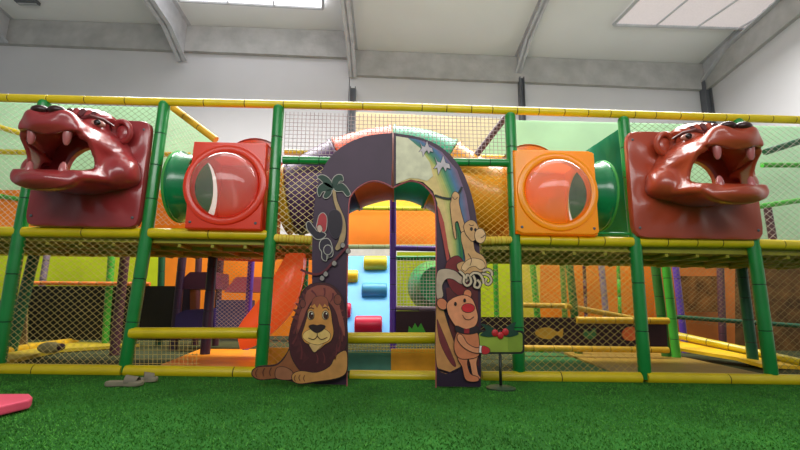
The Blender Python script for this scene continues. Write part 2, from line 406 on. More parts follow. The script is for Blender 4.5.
b = MB(); b.tube([at(671, 334, 2.3), at(830, 369, .8)], .05, ties=.25); b.build('rail', [YELLOW, TIE], FR)
b = MB(); b.tube([atz(-20, 355, .06), atz(75, 341, .06)], .05, ties=.4); b.build('rail', [OCHRE, TIE], FR)

# nets
N = lambda *a, **k: pxnet('net', *a, parent=FR, **k)
N((-60, 366), (123, 368), (143, 238), (-60, 236), .0, .046, ROPE)                 # lower left
N((-60, 226), (22, 227), (42, 104), (-60, 102), .0, .046, ROPEW)                   # upper far left
N((30, 227), (144, 229), (160, 106), (44, 104), .02, .046, ROPEG)                 # behind left head
N((131, 368), (200, 368), (200, 340), (131, 340), .0, .04, ROPE, diamond=False)
N((284, 154), (508, 158), (506, 117), (286, 112), .0, .042, mat('mauve_grey_cord', (176, 156, 156), .8), diamond=False, r=.003)
N((277, 232), (345, 234), (345, 166), (280, 166), .0, .05, mat('bright_cord', (236, 214, 160), .8), r=.0028)
N((450, 236), (512, 236), (508, 168), (450, 168), .0, .05, mat('orange_cord', (240, 190, 90), .8), r=.0028)
N((266, 366), (345, 367), (345, 244), (272, 244), .0, .05, mat('orange_tan_cord', (236, 150, 90), .8), r=.0016)
N((478, 370), (517, 371), (513, 246), (478, 246), .0, .05, ROPE)
N((521, 371), (642, 373), (633, 246), (517, 245), .0, .05, mat('straw_cord', (206, 176, 96), .8))
N((649, 230), (750, 236), (737, 124), (628, 122), .05, .046, ROPEG)
N((756, 240), (860, 242), (840, 127), (740, 124), .0, .05, ROPEW)
N((776, 376), (890, 380), (872, 250), (757, 247), .0, .05, mat('dim_cord', (150, 128, 80), .8))
N((648, 320), (770, 330), (750, 262), (640, 260), 2.2, .05, mat('dim_cord', (150, 128, 80), .8))
N((345, 352), (440, 353), (440, 345), (345, 344), .3, .03, ROPEY, diamond=False)
N((397, 247), (440, 247), (440, 190), (397, 190), 1.25, .05, mat('orange_cord', (240, 190, 90), .8))
N((397, 307), (440, 307), (440, 258), (397, 258), 1.1, .04, ROPEW, diamond=False, r=.003)
N((215, 328), (247, 328), (252, 252), (219, 250), 1.0, .035, ROPEW, r=.002)
N((150, 225), (190, 225), (200, 130), (165, 108), 1.1, .05, ROPEW)
N((520, 305), (640, 318), (636, 262), (520, 264), 1.9, .055, ROPE)

# ------------------------------------------------------------------ inner panels and screens
MINT = mat('mint_mesh_fabric', (206, 236, 206), .8, .2, .06, 2, trans=.6, alpha=.6)
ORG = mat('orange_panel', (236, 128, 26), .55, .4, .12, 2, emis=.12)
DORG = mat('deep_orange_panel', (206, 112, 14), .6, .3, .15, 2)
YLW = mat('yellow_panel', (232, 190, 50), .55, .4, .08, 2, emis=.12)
LIME = mat('lime_panel', (182, 194, 30), .6, .3, .12, 2, emis=.2)  # emission stands in for light on the lime pad; fainter on orange and yellow
BLACKB = mat('black_board', (26, 24, 20), .6, .3, .2, 4)
PLUMB = mat('dark_maroon_board', (48, 24, 30), .5, .3, .2, 4)
pxpanel('mesh_screen', [(-120, 226), (160, 230), (200, 165), (214, 141), (168, 108), (-120, 98)], 1.3, MINT, .01, label='pale green mesh screen at the back of the upper left storey', cat='screen')
pxpanel('mesh_screen', [(478, 157), (505, 120), (860, 128), (872, 244), (600, 236), (508, 160)], 1.7, MINT, .01, label='pale green mesh screen at the back of the upper right storey', cat='screen')
pxpanel('mesh_screen', [(356, 112), (505, 119), (478, 158), (470, 175), (356, 170)], 2.5, mat('cream_mesh_fabric', (236, 224, 190), .8, .2, .06, 2, trans=.4, alpha=.8), .01, label='cream mesh screen above and behind the arch top', cat='screen')
def P(nm, x0, y0, x1, y1, Y, m, lab, cat='panel', th=.03): return pxpanel(nm, [(x0, y1), (x1, y1), (x1, y0), (x0, y0)], Y, m, th, label=lab, cat=cat)
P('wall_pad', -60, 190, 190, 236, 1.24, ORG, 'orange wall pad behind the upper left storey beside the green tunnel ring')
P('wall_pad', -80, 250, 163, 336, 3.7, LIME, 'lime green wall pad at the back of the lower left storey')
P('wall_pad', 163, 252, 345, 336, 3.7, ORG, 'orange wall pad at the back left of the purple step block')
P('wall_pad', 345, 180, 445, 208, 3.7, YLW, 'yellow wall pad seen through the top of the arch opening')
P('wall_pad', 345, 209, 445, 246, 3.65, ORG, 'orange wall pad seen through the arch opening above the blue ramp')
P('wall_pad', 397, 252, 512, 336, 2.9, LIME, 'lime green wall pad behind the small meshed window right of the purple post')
P('wall_pad', 512, 256, 540, 336, 3.72, mat('olive_yellow', (190,170,40), .6), 'olive yellow wall pad just right of the painted bear sign')
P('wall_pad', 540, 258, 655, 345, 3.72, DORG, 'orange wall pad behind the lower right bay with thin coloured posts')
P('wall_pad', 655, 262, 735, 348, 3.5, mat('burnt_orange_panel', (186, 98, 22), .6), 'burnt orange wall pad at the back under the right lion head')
P('printed_sheet', 680, 276, 718, 312, 3.35, mat('brown_printed_sheet', (112, 70, 30), .7, .2, .6, 7), 'brown mottled printed sheet on the burnt orange pad', 'sheet')
P('printed_sheet', 735, 262, 880, 352, 3.5, mat('dim_brown_sheet', (96, 66, 34), .7, .2, .6, 5), 'dim brown patterned sheet at the lower right edge', 'sheet')
P('printed_sheet', -70, 300, 26, 346, 1.9, mat('dull_brown_print', (112, 90, 60), .7, .2, .7, 9), 'dull brown patterned sheet in the lower left corner behind netting', 'sheet')
P('barrier_board', 28, 286, 180, 340, 2.4, BLACKB, 'long black barrier board across the lower left storey', 'barrier')
# decorated dark board with fish
t = thing('barrier_board', 'dark maroon barrier board with fish emblems in the lower right bay', 'barrier', at(600, 350, 1.6))
pxpanel('board', [(480, 348), (668, 349), (666, 318), (480, 317)], 1.6, PLUMB, .04, t)
pxpanel('fish_emblem', [(535, 333), (542, 328), (551, 328), (558, 332), (563, 328), (562, 338), (557, 335), (550, 339), (541, 338)], 1.585, mat('yellow_paint', (204, 150, 40), .5), .01, t, 3)
pxpanel('leaf_emblem', [(584, 336), (585, 329), (590, 332), (595, 328), (596, 336), (590, 339)], 1.585, mat('green_paint', (60, 110, 60), .5), .01, t, 3)
pxpanel('round_emblem', [(622, 334), (626, 328), (634, 327), (639, 333), (635, 340), (626, 340)], 1.585, mat('orange_paint', (206, 90, 36), .5), .01, t, 4)
# floor mats
def mat_z(nm, pts, z, m, lab, th=.04):
    b = MB(); b.prism([atz(x, y, z) for x, y in pts], (0,0,-th)); o = b.build(nm, m, smooth=False); tag(o, lab, 'mat')
YMAT = mat('yellow_mat', (214, 160, 34), .5, .4, .12, 2); GMAT = mat('green_mat', (34, 96, 44), .6, .3, .15, 2)
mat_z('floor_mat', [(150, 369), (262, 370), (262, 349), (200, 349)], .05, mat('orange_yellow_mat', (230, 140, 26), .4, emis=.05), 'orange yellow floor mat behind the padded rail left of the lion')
mat_z('floor_mat', [(0, 362), (60, 349), (140, 344), (60, 341), (0, 344)], .05, mat('dull_yellow_mat', (186, 160, 34), .5), 'dull yellow wedge mat in the lower left bay')
mat_z('floor_mat', [(521, 371), (612, 372), (560, 353), (521, 352)], .045, GMAT, 'green floor mat under the fish board beside the sign')
mat_z('floor_mat', [(613, 372), (764, 374), (660, 352), (564, 352)], .045, mat('tan_mat', (150, 118, 36), .5), 'tan floor mat in front of the end of the fish board')
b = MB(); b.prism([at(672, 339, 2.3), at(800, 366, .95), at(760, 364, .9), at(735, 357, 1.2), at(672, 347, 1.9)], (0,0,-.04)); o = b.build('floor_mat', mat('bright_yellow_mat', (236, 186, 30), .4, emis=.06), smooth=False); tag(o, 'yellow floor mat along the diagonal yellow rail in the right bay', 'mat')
# step boards in the arch entrance
P('step_board', 345, 351, 391, 371, .35, mat('teal_board', (84, 150, 130), .5), 'teal step board in the left half of the arch entrance', 'board')
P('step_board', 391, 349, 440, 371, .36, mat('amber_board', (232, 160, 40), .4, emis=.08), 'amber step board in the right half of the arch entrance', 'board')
P('step_board', 262, 348, 345, 369, .35, mat('amber_board2', (226, 150, 34), .5), 'amber step board behind the lion cutout', 'board')
P('step_board', 396, 311, 440, 334, 1.15, PLUMB, 'dark plum board with small green crown under the meshed window', 'board')
pxpanel('crown_emblem', [(408, 333), (409, 326), (412, 329), (415, 323), (418, 328), (421, 323), (424, 329), (426, 333)], 1.13, LGREEN, .01, label='small green crown shaped emblem on the dark plum board', cat='emblem')
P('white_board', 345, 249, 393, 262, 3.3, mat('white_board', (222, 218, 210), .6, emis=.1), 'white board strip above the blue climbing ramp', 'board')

# purple step block
t = thing('step_block', 'dark plum padded step block between the purple posts, lower left', 'steps', at(195, 328, 2.1))
pxpanel('upper_shelf', [(180, 289), (181, 280), (190, 272), (216, 272), (216, 289)], 2.0, mat('plum_vinyl', (72, 34, 62), .4), .5, t)
pxpanel('lower_shelf', [(174, 332), (176, 314), (186, 310), (214, 308), (214, 332)], 1.9, mat('indigo_vinyl', (48, 34, 92), .4), .5, t)
pxpanel('side_panel', [(181, 322), (182, 286), (190, 286), (190, 322)], 2.3, PLUM, .3, t)
t = thing('step_block', 'pink and blue padded step block behind fine netting, left of the slide', 'steps', at(230, 328, 2.1))
pxpanel('upper_shelf', [(224, 292), (236, 277), (262, 277), (262, 292)], 2.1, mat('pink_vinyl', (204, 110, 130), .5), .4, t)
pxpanel('lower_shelf', [(216, 330), (216, 300), (246, 300), (246, 330)], 2.0, mat('dull_blue_vinyl', (70, 84, 140), .5), .4, t)
pxpanel('roof_valance', [(216, 247), (270, 251), (270, 262), (216, 260)], 1.6, mat('red_valance', (196, 70, 50), .5), .03, label='short red valance under the deck left of the slide', cat='valance')

# blue climbing ramp with bolsters
t = thing('climbing_ramp', 'light blue padded climbing ramp with coloured bolsters seen through the arch', 'ramp', (0, 1.6, 0))
RB = mat('light_blue_vinyl', (62, 156, 214), .4, .4, .08, 3)
def rY(py): return 2.5-(py-256)/(336-256)*1.1
q = [at(330, 256, rY(256)), at(391, 256, rY(256)), at(391, 338, rY(338)), at(330, 338, rY(338))]
b = MB(); b.prism(q, (0, .12, -.06)); b.build('ramp_pad', RB, t, smooth=False)
def bolster(x0, x1, y0, y1, m):
    yc = (y0+y1)/2; Y = rY(yc)-.07; a, c = at(x0, yc, Y), at(x1, yc, Y); r = (at(x0, y0, Y)-at(x0, y1, Y)).length*.58
    b = MB(); u = (c-a).normalized(); b.tube([a, a+u*.012, a+u*.02, c-u*.02, c-u*.012, c], [r*.85, r*.97, r, r, r*.97, r*.85], n=20)
    for e in (a, c): pass
    b.build('bolster', m, t)
bolster(364, 387, 257, 270, mat('bolster_yellow', (226, 206, 44), .4)); bolster(343, 358, 271, 283, mat('bolster_amber', (230, 190, 20), .4))
bolster(362, 387, 284, 298, mat('bolster_blue', (60, 150, 190), .4)); bolster(355, 382, 317, 333, mat('bolster_red', (206, 20, 60), .4))
bolster(340, 351, 304, 318, mat('bolster_red', (206, 20, 60), .4))

# green cone behind the meshed window
b = MB(); c = at(437, 285, 2.0); c.z = at(437, 285, 2.0).z
b.tube([c+Vector((0, .5, 0)), c+Vector((0, .3, 0)), c, c-Vector((0, .1, 0))], [.40, .38, .30, .26], n=24)
o = b.build('crawl_tube', mat('emerald_plastic', (20, 150, 84), .3)); tag(o, 'green round crawl tube end behind the meshed window', 'crawl tube')

# teal tarp
b = MB(); A = [at(584, 236, .95), at(634, 238, .95), at(620, 128, .55), at(584, 152, 1.0)]
rows = []
for i in range(9):
    u = i/8; rows.append([A[0].lerp(A[1], u)*(1-v/8)+A[3].lerp(A[2], u)*(v/8)+Vector((0, .03*math.sin(u*14+v), 0)) for v in range(9)])
b.grid(rows); b.grid([[p+Vector((0,.012,0)) for p in r] for r in rows])
o = b.build('tarpaulin', mat('teal_green_tarp', (8, 128, 88), .4, .5, .1, 4, trans=.2), smooth=True, sharp=False); tag(o, 'teal green tarpaulin hanging behind the orange bubble box, peaked towards the post', 'tarpaulin')

# ------------------------------------------------------------------ orange slide
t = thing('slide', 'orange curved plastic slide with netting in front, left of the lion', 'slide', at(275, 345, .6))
ORS = mat('bright_orange_plastic', (255, 92, 40), .3, .5, .06, 3, emis=.35, coat=.05)  # emission makes the slide look lit; it is no lamp
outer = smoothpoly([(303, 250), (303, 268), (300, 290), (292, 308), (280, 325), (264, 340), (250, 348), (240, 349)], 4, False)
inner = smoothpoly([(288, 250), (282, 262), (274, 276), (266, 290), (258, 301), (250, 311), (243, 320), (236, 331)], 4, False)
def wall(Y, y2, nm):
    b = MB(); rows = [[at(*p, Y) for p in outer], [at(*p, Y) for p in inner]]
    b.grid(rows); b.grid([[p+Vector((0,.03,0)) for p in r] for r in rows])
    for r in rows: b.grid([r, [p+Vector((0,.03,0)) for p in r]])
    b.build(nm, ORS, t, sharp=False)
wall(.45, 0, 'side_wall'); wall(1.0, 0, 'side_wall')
b = MB(); k = [at(*(np.array(o_)*.8+np.array(i_)*.2), .47) for o_, i_ in zip(outer, inner)]
b.grid([k, [p+Vector((0,.54,0)) for p in k]]); b.build('chute', ORS, t, sharp=False)

# ------------------------------------------------------------------ rainbow crawl tunnel behind the arch
t = thing('crawl_tunnel', 'rainbow coloured arched crawl tunnel behind the top of the painted arch', 'crawl tunnel', at(393, 160, .55))
Yt = .55
axis = smoothpoly([(283, 200), (308, 195), (336, 179), (365, 168), (393, 163.5), (422, 167), (450, 180), (477, 198), (507, 202)], 6, False)
def seg(i0, i1, m, nm='tube_section', r=.42):
    b = MB(); pts = [at(*axis[i], Yt) for i in range(i0, i1+1)]
    b.tube(pts, r, n=40, cap=False); b.tube(pts, r-.02, n=40, cap=False)
    for e, s_ in ((0, 1), (-1, -1)):
        d = (pts[1]-pts[0] if e == 0 else pts[-1]-pts[-2]).normalized()
        b.tube([pts[e]+d*s_*0, pts[e]+d*s_*.012, pts[e]+d*s_*.03], [r, r+.022, r+.022], n=40, cap=False)
    b.build(nm, m, t, sharp=False)
seg(0, 3, mat('yellow_plastic', (240, 186, 40), .3, coat=.3), 'end_ring', .385)
seg(3, 14, mat('purple_plastic', (84, 50, 96), .42))
seg(14, 24, mat('salmon_plastic', (250, 104, 62), .4)); seg(24, 34, mat('mint_plastic', (34, 164, 118), .4))
seg(34, 48, mat('amber_plastic', (244, 164, 30), .3, coat=.3))

# ------------------------------------------------------------------ bubble boxes
GL = glassy('clear_bubble', (255, 238, 228), .86)
def bubble_box(px0, px1, py0, py1, col, tubecol, lab, side, ringcx):
    Yf = -.12; a = at(px0, py1, Yf); c = at(px1, py0, Yf); cx, cz = (a.x+c.x)/2, (a.z+c.z)/2; W, H = c.x-a.x, c.z-a.z
    t = thing('bubble_box', lab, 'window box', (cx, Yf+.3, a.z))
    m = mat('box_plastic_%d%d' % (col[0], col[1]), col, .28, .5, .05, 3, coat=.4, trans=.4, emis=.16)  # plastic glows slightly to lift faces the lamps leave dull
    R = .325; n = 64; D = .72; OX = side*.01
    cxx = cx+OX; czz = cz
    b = MB(); sq = []
    for k in range(n):
        an = 2*PI*k/n; dx, dz = math.cos(an), math.sin(an); s_ = min(W/2/abs(dx) if abs(dx) > 1e-6 else 9, H/2/abs(dz) if abs(dz) > 1e-6 else 9)
        sq.append((dx*s_, dz*s_))
    circ = lambda r: [(r*math.cos(2*PI*k/n), r*math.sin(2*PI*k/n)) for k in range(n)]
    F = lambda L, y, s_=1, ox=0: [(cx+x*s_+ox, y, cz+z*s_) for x, z in L]
    rows = [F(sq, Yf+.05), F(sq, Yf+.012), F(sq, Yf, .985)]
    for rr, yy in ((R+.075, Yf), (R+.07, Yf-.022), (R+.045, Yf-.03), (R+.01, Yf-.02), (R-.005, Yf+.01), (R-.01, Yf+.05)): rows.append(F(circ(rr), yy, 1, OX))
    rows.append(F(sq, Yf+.05)); b.grid(rows, closed=True)
    w_ = .02
    b.box((cx, Yf+D/2+.02, cz+H/2-w_/2), (W, D-.04, w_)); b.box((cx, Yf+D/2+.02, cz-H/2+w_/2), (W, D-.04, w_))
    b.box((cx, Yf+D, cz), (W, w_, H)); b.box((cx-side*(W/2-w_/2), Yf+D/2+.02, cz), (w_, D-.04, H))
    # outer side wall with a round opening into the green tunnel
    xs = cx+side*(W/2-w_); Ym = Yf+D/2+.02; hy = (D-.04)/2; rs = []
    for k in range(n):
        an = 2*PI*k/n; dy, dz = math.cos(an), math.sin(an); s_ = min(hy/abs(dy) if abs(dy) > 1e-6 else 9, H/2/abs(dz) if abs(dz) > 1e-6 else 9); rs.append((dy*s_, dz*s_))
    S2 = lambda L, x: [(x, Ym+y, cz+z) for y, z in L]
    rc = [(.31*math.cos(2*PI*k/n), .34*math.sin(2*PI*k/n)) for k in range(n)]
    rows = [S2(rs, xs), S2(rs, xs+side*w_), S2(rc, xs+side*w_), S2(rc, xs), S2(rs, xs)]; b.grid(rows, closed=True)
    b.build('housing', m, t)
    b = MB(); rows = []
    for i in range(11):
        th = PI/2*i/10; rows.append([(cxx+(R-.005)*math.cos(th)*math.cos(2*PI*k/n), Yf-.02-.2*math.sin(th), czz+(R-.005)*math.cos(th)*math.sin(2*PI*k/n)) for k in range(n)])
    b.grid(rows[:-1], closed=True); b.add(rows[-2], [tuple(range(n))]); b.build('clear_bubble', GL, t, sharp=False)
    for dx, dz in ((-1,-1),(1,-1)):
        b = MB(); b.ball((cx+dx*(W/2-.05), Yf-.004, cz+dz*(H/2-.06)), (.014,.006,.014)); b.build('bolt', DSTEEL, t)
    # domed tube rising behind
    b = MB(); off = .0; pts = [(cx+off, Yf+D+.02, cz+.38), (cx+off, Yf+D+.3, cz+.39)]
    b.tube(pts, .39, n=40, cap=False); b.tube(pts, .37, n=40, cap=False); b.build('rear_tube', tubecol, t, sharp=False)
    return cx, cz
GT = mat('green_plastic', (14, 122, 70), .25, coat=.4)
def ring_tunnel(px, py, s, lab):
    c = at(px, py, .27); t = thing('tunnel_ring', lab, 'tunnel ring', c)
    b = MB(); n = 48; rows = []
    for x, r in ((0, .32), (0, .37), (.03, .375), (.05, .355), (.10, .345), (.2, .34), (.2, .325), (0.01, .32)):
        rows.append([(c.x+s*x, c.y+r*math.cos(2*PI*k/n), c.z+r*math.sin(2*PI*k/n)) for k in range(n)])
    b.grid(rows, closed=True); b.build('flanged_tube', GT, t)
    b = MB(); pts = [(c.x-s*.005, c.y+.365*math.cos(2*PI*k/n), c.z+.365*math.sin(2*PI*k/n)) for k in range(n)]
    b.tube(pts, .016, n=8, closed=True); b.build('rope_lashing', mat('green_rope', (60, 150, 60), .7), t)
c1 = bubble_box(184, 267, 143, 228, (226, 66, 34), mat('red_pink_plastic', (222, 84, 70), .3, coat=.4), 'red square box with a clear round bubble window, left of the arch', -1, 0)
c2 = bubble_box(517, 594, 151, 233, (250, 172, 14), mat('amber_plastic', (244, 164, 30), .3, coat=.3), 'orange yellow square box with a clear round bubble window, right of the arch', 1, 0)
ring_tunnel(181, 187, 1, 'green round tunnel flange behind the left edge of the red bubble box')
ring_tunnel(600, 196, -1, 'green round tunnel flange behind the right edge of the orange bubble box')

# ------------------------------------------------------------------ lion heads (implicit surface -> surface nets)
def surface_nets(fn, lo, hi, h):
    nx, ny, nz = [int(math.ceil((hi[i]-lo[i])/h))+1 for i in range(3)]
    X, Yg, Z = np.meshgrid(*[lo[i]+h*np.arange(n) for i, n in enumerate((nx, ny, nz))], indexing='ij')
    V = fn(X, Yg, Z); ins = V < 0
    cs = [(i, j, k) for i in (0,1) for j in (0,1) for k in (0,1)]
    sl_ = lambda A, c: A[c[0]:A.shape[0]-1+c[0], c[1]:A.shape[1]-1+c[1], c[2]:A.shape[2]-1+c[2]]
    cnt = sum(sl_(ins, c).astype(int) for c in cs); act = (cnt > 0) & (cnt < 8)
    acc = np.zeros(act.shape+(3,)); num = np.zeros(act.shape)
    for a in cs:
        for ax in range(3):
            if a[ax]: continue
            c = list(a); c[ax] = 1; va, vb = sl_(V, a), sl_(V, c); x = (va < 0) != (vb < 0)
            tt = np.where(x, va/np.where(va-vb == 0, 1, va-vb), 0); p = np.zeros(act.shape+(3,)); p += np.array(a, float); p[..., ax] += tt
            acc += p*x[..., None]; num += x
    idx = -np.ones(act.shape, int); w = np.argwhere(act); idx[act] = np.arange(len(w))
    vs = (acc[act]/num[act][:, None]+w)*h+np.array(lo); fs = []
    for ax in range(3):
        a = [slice(None)]*3; c = [slice(None)]*3; a[ax] = slice(0, -1); c[ax] = slice(1, None)
        s0, s1 = ins[tuple(a)], ins[tuple(c)]; cr = np.argwhere(s0 != s1); u, v = [(1,2),(2,0),(0,1)][ax]
        for q in cr:
            if q[u] == 0 or q[v] == 0 or q[u] >= act.shape[u] or q[v] >= act.shape[v] or q[ax] >= act.shape[ax]: continue
            def g(du, dv):
                r = q.copy(); r[u] -= du; r[v] -= dv; return idx[tuple(r)]
            f = (g(1,1), g(0,1), g(0,0), g(1,0))
            if min(f) < 0: continue
            fs.append(f if s0[tuple(q)] else f[::-1])
    return vs, fs
def ell(X, Y, Z, c, r):
    k = np.sqrt(((X-c[0])/r[0])**2+((Y-c[1])/r[1])**2+((Z-c[2])/r[2])**2); return (k-1)*min(r)
def smin(a, b, k):
    h = np.clip(.5+.5*(b-a)/k, 0, 1); return b*(1-h)+a*h-k*h*(1-h)
def head_outer(X, Y, Z):       # Y forward from the plate
    t = np.clip(Y/.62, 0, 1)
    wu = .40-.17*t**1.3; zu = .16+.05*t; hu = .27-.13*t                   # upper head / snout
    up = (np.sqrt((X/wu)**2+((Z-zu)/hu)**2)-1)*np.minimum(wu, hu); up = np.maximum(up, Y-.58)
    up = smin(up, ell(X, Y, Z, (0, .53, .255), (.225, .13, .10)), .05)
    wl = .40-.15*t; zl = -.06-.15*t; hl = .17-.07*t                        # lower jaw
    lo_ = (np.sqrt((X/wl)**2+((Z-zl)/hl)**2)-1)*np.minimum(wl, hl); lo_ = np.maximum(lo_, Y-.54)
    lo_ = smin(lo_, ell(X, Y, Z, (0, .50, -.235), (.235, .13, .085)), .05)
    wm = .37-.10*t; mid = np.maximum(np.maximum(np.abs(X)-wm, np.abs(Z-.03)-.14), Y-.50)   # cheek walls joining the jaws
    d = smin(smin(up, lo_, .03), mid, .05)
    for s in (-1, 1):
        d = smin(d, ell(X, Y, Z, (s*.41, .10, -.03), (.11, .16, .14)), .08)       # cheeks
        d = smin(d, ell(X, Y, Z, (s*.16, .24, .40), (.10, .12, .06)), .06)        # brows
        d = smin(d, ell(X, Y, Z, (s*.12, .56, .33), (.075, .08, .05)), .05)      # nostril lobes
        lip = np.sqrt((np.abs(X)-(.40-.2*t))**2+(Z-(.10+.07*t))**2)-.022; d = smin(d, np.maximum(lip, Y-.5), .04)   # upper lip ridge
        lip = np.sqrt((np.abs(X)-(.40-.17*t))**2+(Z-(-.10-.09*t))**2)-.024; d = smin(d, np.maximum(lip, Y-.5), .04)
    d += .007*np.sin(Z*34+np.abs(X)*16)*np.exp(-((Y-.08)/.08)**2)*(np.abs(X) > .25)
    return d
def head_sdf(X, Y, Z):
    o = head_outer(X, Y, Z)
    d = np.maximum(o, -(o+.032))                       # hollow shell
    t = np.clip((Y-.30)/.3, 0, 1.4)
    zu = .145+.035*np.sin(t*2.2)-.02*np.cos(X*14); zl = -.06-.10*t**.8
    ye = .36+.16*np.clip((Z+.08)/.25, -.5, 1)**2
    gap = -smin(-(Z-zu), -smin(-(zl-Z), -0*Z-99, .01)*0-(zl-Z), .03)
    gap = np.maximum(np.maximum(Z-zu, zl-Z), (ye-Y))
    k = np.maximum(Z-zu, zl-Z); gap = -smin(-k, -(ye-Y), .05)
    d = np.maximum(d, -gap)
    thr = np.sqrt(X**2+(Z-.02)**2)-.235
    d = np.maximum(d, -np.maximum(thr, Y-.12))          # throat opening at the plate
    return np.maximum(d, -(Y+.01))
HV, HF = surface_nets(head_sdf, (-.62, -.05, -.60), (.62, .80, .56), .014)
# taubin-like smoothing by simple laplacian passes
def smooth_v(V, F, it=2):
    V = V.copy(); F = np.array(F)
    e = np.concatenate([F[:, [0,1]], F[:, [1,2]], F[:, [2,3]], F[:, [3,0]]]); e = np.concatenate([e, e[:, ::-1]])
    for k in range(it):
        for lam in (.5, -.48):
            a = np.zeros_like(V); n = np.zeros(len(V)); np.add.at(a, e[:, 0], V[e[:, 1]]); np.add.at(n, e[:, 0], 1)
            V += lam*(a/np.maximum(n, 1)[:, None]-V)
    return V
HV = smooth_v(HV, HF, 4)
def lion_head(cx, cz, W, H, col, cold, lab, lean=0):
    Yp = -.075
    t = thing('lion_sculpture', lab, 'lion head', (cx, Yp, cz-H/2))
    m = mat('lion_plastic_%d' % col[0], col, .28, .5, .06, 3, coat=.4); md = mat('lion_dark_%d' % col[0], cold, .3, coat=.4)
    tf = lambda x, y, z: (cx+x, Yp-y, cz+z)
    # plate
    b = MB(); n = 96; out = []; r = .07
    for k in range(n):
        a = 2*PI*k/n; dx, dz = math.cos(a), math.sin(a)
        p = 14; s_ = (abs(dx/(W/2))**p+abs(dz/(H/2))**p)**(-1/p); out.append((dx*s_, dz*s_))
    rows = []
    for s_, y in ((1, -.05), (1, .0), (.985, .014)): rows.append([tf(x*s_, y, z*s_) for x, z in out])
    for q in np.linspace(.93, .06, 12):
        row = []
        for k, (x, z) in enumerate(out):
            a = 2*PI*k/n; hx, hz = .235*math.cos(a), .02+.235*math.sin(a)
            X_, Z_ = hx+(x-hx)*q, hz+(z-hz)*q
            w = math.exp(-((q-.55)/.3)**2); bump = .02*w*(.5+.5*math.sin(a*11))
            row.append(tf(X_, .016+bump, Z_))
        rows.append(row)
    rows.append([tf(.235*math.cos(2*PI*k/n), .0, .02+.235*math.sin(2*PI*k/n)) for k in range(n)])
    rows.append([tf(.235*math.cos(2*PI*k/n), -.05, .02+.235*math.sin(2*PI*k/n)) for k in range(n)])
    rows.append(rows[0]); b.grid(rows, closed=True); b.build('back_plate', m, t, sharp=True)
    b = MB(); b.v = [tf(*v) for v in HV]; b.f = [tuple(int(i) for i in f)[::-1] for f in HF]; b.m = [0]*len(b.f); b.build('head_shell', m, t, sharp=False)
    for s_ in (-1, 1):
        b = MB(); c = tf(s_*.33, .12, .38); ringp = [Vector(c)+Vector((s_*.0+.08*math.cos(a), -.02*math.sin(a), .095*math.sin(a))) for a in np.linspace(0, 2*PI, 20, endpoint=False)]
        b.tube(ringp, .028, n=10, closed=True); b.ball(Vector(c)+Vector((0,.02,0)), (.075,.03,.09)); b.build('ear', m, t)
        b = MB(); c = tf(s_*.225, .315, .375); b.ball(c, (.065,.035,.034), rot=Matrix.Rotation(s_*.5, 3, 'Z')); e = b.build('eye', mat('eye_white', (170,120,110), .25), t)
        b = MB(); b.ball(Vector(c)+Vector((s_*.012,-.024,0)), (.032,.02,.028)); b.build('pupil', mat('pupil_black', (20,14,14), .2), e)
        b = MB(); b.tube([tf(s_*.12,.38,.395), tf(s_*.18,.36,.425), tf(s_*.25,.29,.425), tf(s_*.30,.20,.40)], [.014,.022,.02,.01], n=8); b.build('eyebrow', md, t)
        b = MB(); b.ball(tf(s_*.07, .60, .365), (.075,.055,.04)); b.build('nostril', mat('nostril_dark', (52,20,22), .3), t)
    # mane: row of curled lobes over the brow
    for k in range(9):
        a = -1.1+2.2*k/8; x = .25*math.sin(a); z = .385+.085*math.cos(a)
        b = MB(); b.tube([tf(x*1.05, .02, z+.0), tf(x*1.05, .10, z+.045), tf(x, .2, z+.05), tf(x*.9, .28, z+.02), tf(x*.85, .33, z-.03)], [.03,.05,.054,.046,.014], n=10)
        b.build('mane_lock', md if k % 2 else m, t)
    tm = mat('tooth_ivory', (250, 232, 214) if col[0] > 150 else (176, 96, 96), .25, coat=.3)
    for x, y, z0, dz in ((-.15,.545,.185,-.11),(.15,.545,.185,-.11),(-.14,.52,-.17,.10),(.14,.52,-.17,.10)):
        b = MB(); b.tube([tf(x,y,z0-dz*.25), tf(x,y,z0+dz*.3), tf(x,y,z0+dz*.75), tf(x,y,z0+dz)], [.036,.034,.026,.012], n=12); b.build('tooth', tm, t)
    for x, z in ((-W/2+.06,-H/2+.1),(W/2-.06,-H/2+.1),(W/2-.06,H/2-.1),(-W/2+.06,H/2-.1)):
        b = MB(); b.ball(tf(x,.02,z), (.014,.008,.014)); b.build('bolt', DSTEEL, t)
for x0, x1, y0, y1, col, cold, lab in ((24, 152, 121, 226, (150, 48, 50), (84, 24, 30), 'dark red plastic lion head with open mouth, at the left end of the upper storey'),
                           (634, 750, 134, 238, (166, 66, 42), (86, 30, 30), 'reddish brown plastic lion head with ivory teeth, at the right end of the upper storey')):
    a, c = at(x0, y1, -.08), at(x1, y0, -.08); lion_head((a.x+c.x)/2, (a.z+c.z)/2+.0, c.x-a.x, c.z-a.z, col, cold, lab)

